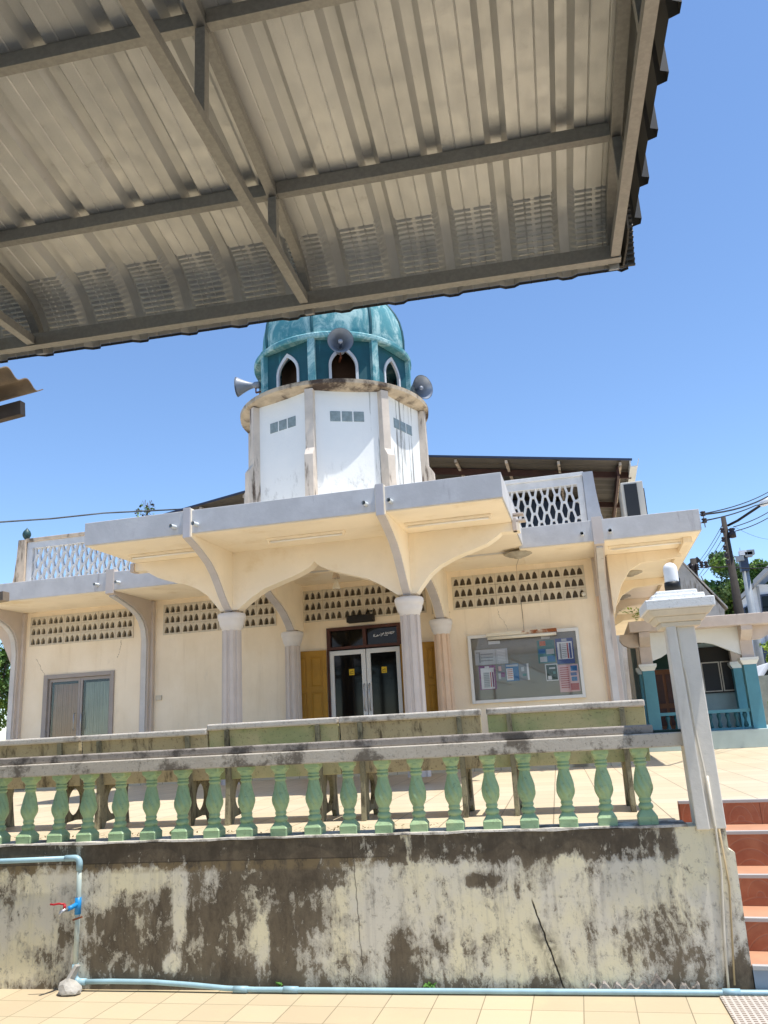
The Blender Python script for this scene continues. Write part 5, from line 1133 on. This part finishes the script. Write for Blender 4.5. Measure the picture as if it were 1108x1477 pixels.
for i, (x, y, x2, y2) in enumerate(((1042, 757, 1010, 808), (1042, 765, 1012, 812), (1044, 774, 1004, 836), (1046, 783, 1014, 830), (1048, 794, 1028, 822))):
    wire([at(x, y, PY-.1), at(x2, y2, 36.5 if i < 4 else 39)], .014, ['first thin wire', 'second thin wire', 'third thin wire', 'fourth thin wire', 'fifth thin wire'][i]+' counted from the left, slanting from the utility pole to the short pole', .05)
wire([at(1012, 815, 36), at(1050, 817, 37), at(1108, 818.5, 38), at(1300, 826, 42)], .03, 'level black cable running right in front of the tree', .06)
wire([at(1050, 818, 41), at(1110, 812, 44)], .02, 'thin grey cable slanting up to the right behind the floodlight pole', .05)
wire([at(1060, 760, 34), at(1110, 778, 40)], .008, 'very thin wire sagging in the sky right of the utility pole', .1)
# service cable to the mosque roof at the left
simple('wire_faded', '59626A', .6, var=.6, vs=3)
e = Vector((-7.3, 13.8, roofz(-7.3)+.05))
m = MB().smooth(); a = at(-60, 757, 11.0); b = at(0, 753, 11.6); c_ = at(150, 740, 13.2)
m.tube([a, b, at(75, 748, 12.4), c_, e], .016, 6); single(m, 'cable', 'wire_faded', 'faded service cable from the left edge to the mosque roof', 'cable', 'overhead cables')

# ------------------------------------------------------------------ trees and shrubs
def tree(c, h, crown, nl, size, mts, label, seed, name='tree', th=.2):
    rnd = random.Random(seed); c = Vector(c); t = thing(name, c, label, 'tree')
    m = MB().smooth(); cc = Vector(crown[0]); mid = c+(cc-c)*.6+Vector((.2, 0, 0))
    m.tube([c, c+(mid-c)*.5, mid, cc], [th, th*.8, th*.6, th*.25], 8)
    for k in range(7):
        a = rnd.uniform(0, 2*PI); s = c+(cc-c)*rnd.uniform(.4, .8); e = cc+Vector((cos(a)*crown[1][0]*.7, sin(a)*crown[1][1]*.7, rnd.uniform(-.3, .6)*crown[1][2])); m.tube([s, (s+e)/2+Vector((0, 0, .3)), e], [th*.45, th*.3, th*.1], 6)
    m.build('trunk', 'trunk', t)
    cl = []
    for k in range(26):
        while True:
            v = Vector((rnd.uniform(-1, 1), rnd.uniform(-1, 1), rnd.uniform(-1, 1)))
            if .25 < v.length < 1: break
        cl.append((cc+Vector((v.x*crown[1][0], v.y*crown[1][1], v.z*crown[1][2])), rnd.uniform(.22, .42)*min(crown[1])))
    ms = [MB(), MB()]
    for i in range(nl):
        q, r = cl[i % len(cl)]; v = Vector((rnd.gauss(0, 1), rnd.gauss(0, 1), rnd.gauss(0, 1))).normalized()*r*rnd.random()**.4; p = q+v
        d = Vector((rnd.gauss(0, 1), rnd.gauss(0, 1), rnd.gauss(0, .6))).normalized()*size*rnd.uniform(.6, 1.3); e_ = d.cross(Vector((rnd.gauss(0, 1), rnd.gauss(0, 1), rnd.gauss(0, 1)))).normalized()*size*.45
        ms[i % 2]._add([p-d*.5, p+e_, p+d*.5, p-e_], [(0, 1, 2, 3)])
    for mm, mt in zip(ms, mts): mm.build('crown', mt, t, recalc=False)
    return t
c = at(1052, 853, 50); tree((c.x, 50, 0), 9, [(c.x+.1, 50, c.z+.1), (2.7, 2.4, 2.0)], 12000, .19, ('leaf_mid', 'leaf_light'), 'green leafy tree behind the poles above the pavilion roof', 21, th=.25)
c = at(1010, 870, 52); tree((c.x+.6, 52, 0), 7, [(c.x+.8, 52, c.z-.2), (2.2, 1.8, 1.4)], 6000, .18, ('leaf_dark', 'leaf_mid'), 'lower darker tree between the grey gable and the utility pole', 22, th=.2)
c = at(0, 990, 19); tree((c.x-.1, 19, 0), 5, [(c.x-.35, 19, c.z+.5), (.75, 1.2, 1.9)], 9000, .085, ('leaf_dark', 'leaf_mid'), 'dark green tree at the left edge beyond the mosque wing', 23, th=.12)
c = at(1108, 940, 21); tree((c.x+.25, 21, ZT), 2, [(c.x+.22, 21, c.z), (.35, .4, .35)], 700, .09, ('leaf_bright', 'leaf_bright'), 'small bright green bush at the right edge beside the pavilion', 24, 'bush', th=.03)
c = at(212, 737, 15.5)
tree((c.x, 15.5, c.z-.5), 1, [(c.x, 15.5, c.z), (.30, .2, .16)], 110, .06, ('leaf_mid', 'pole_concrete'), 'sparse weedy shrub sprouting above the left eave of the roof', 25, 'shrub', th=.012)

# ================================================================== camera, sun, sky
cam = D.cameras.new('camera'); co = D.objects.new('camera', cam); COL.objects.link(co); SC.camera = co
cam.sensor_fit = 'VERTICAL'; cam.sensor_height = 36; cam.lens = 36*FPX/1477; cam.clip_start = .05; cam.clip_end = 2000
co.matrix_world = Matrix(((CR.x, CU.x, -CF.x, 0), (CR.y, CU.y, -CF.y, 0), (CR.z, CU.z, -CF.z, EYE), (0, 0, 0, 1)))
EL, AZ = R_(74), R_(78)                   # azimuth measured from the camera side (-Y) towards +X
sd = Vector((cos(EL)*sin(AZ), -cos(EL)*cos(AZ), sin(EL)))
L = D.lights.new('sun', 'SUN'); L.energy = 3.6; L.angle = R_(.5); L.color = (1, .955, .88)
lo = D.objects.new('sun', L); COL.objects.link(lo); lo.rotation_euler = sd.to_track_quat('Z', 'Y').to_euler()
W = D.worlds.new('World'); SC.world = W; W.use_nodes = True; nt = W.node_tree
sk = nt.nodes.new('ShaderNodeTexSky'); sk.sky_type = 'NISHITA'; sk.sun_disc = False; sk.sun_elevation = EL; sk.sun_rotation = math.atan2(sd.x, sd.y)
sk.air_density = 1.0; sk.dust_density = .0; sk.ozone_density = 6.0
bg = nt.nodes['Background']; bg.inputs[1].default_value = .118; nt.links.new(sk.outputs[0], bg.inputs[0])
SC.view_settings.view_transform = 'Standard'; SC.view_settings.look = 'None'; SC.view_settings.exposure = .90; SC.view_settings.gamma = 1
SC.cycles.max_bounces = 10; SC.cycles.diffuse_bounces = 6; SC.cycles.use_denoising = True
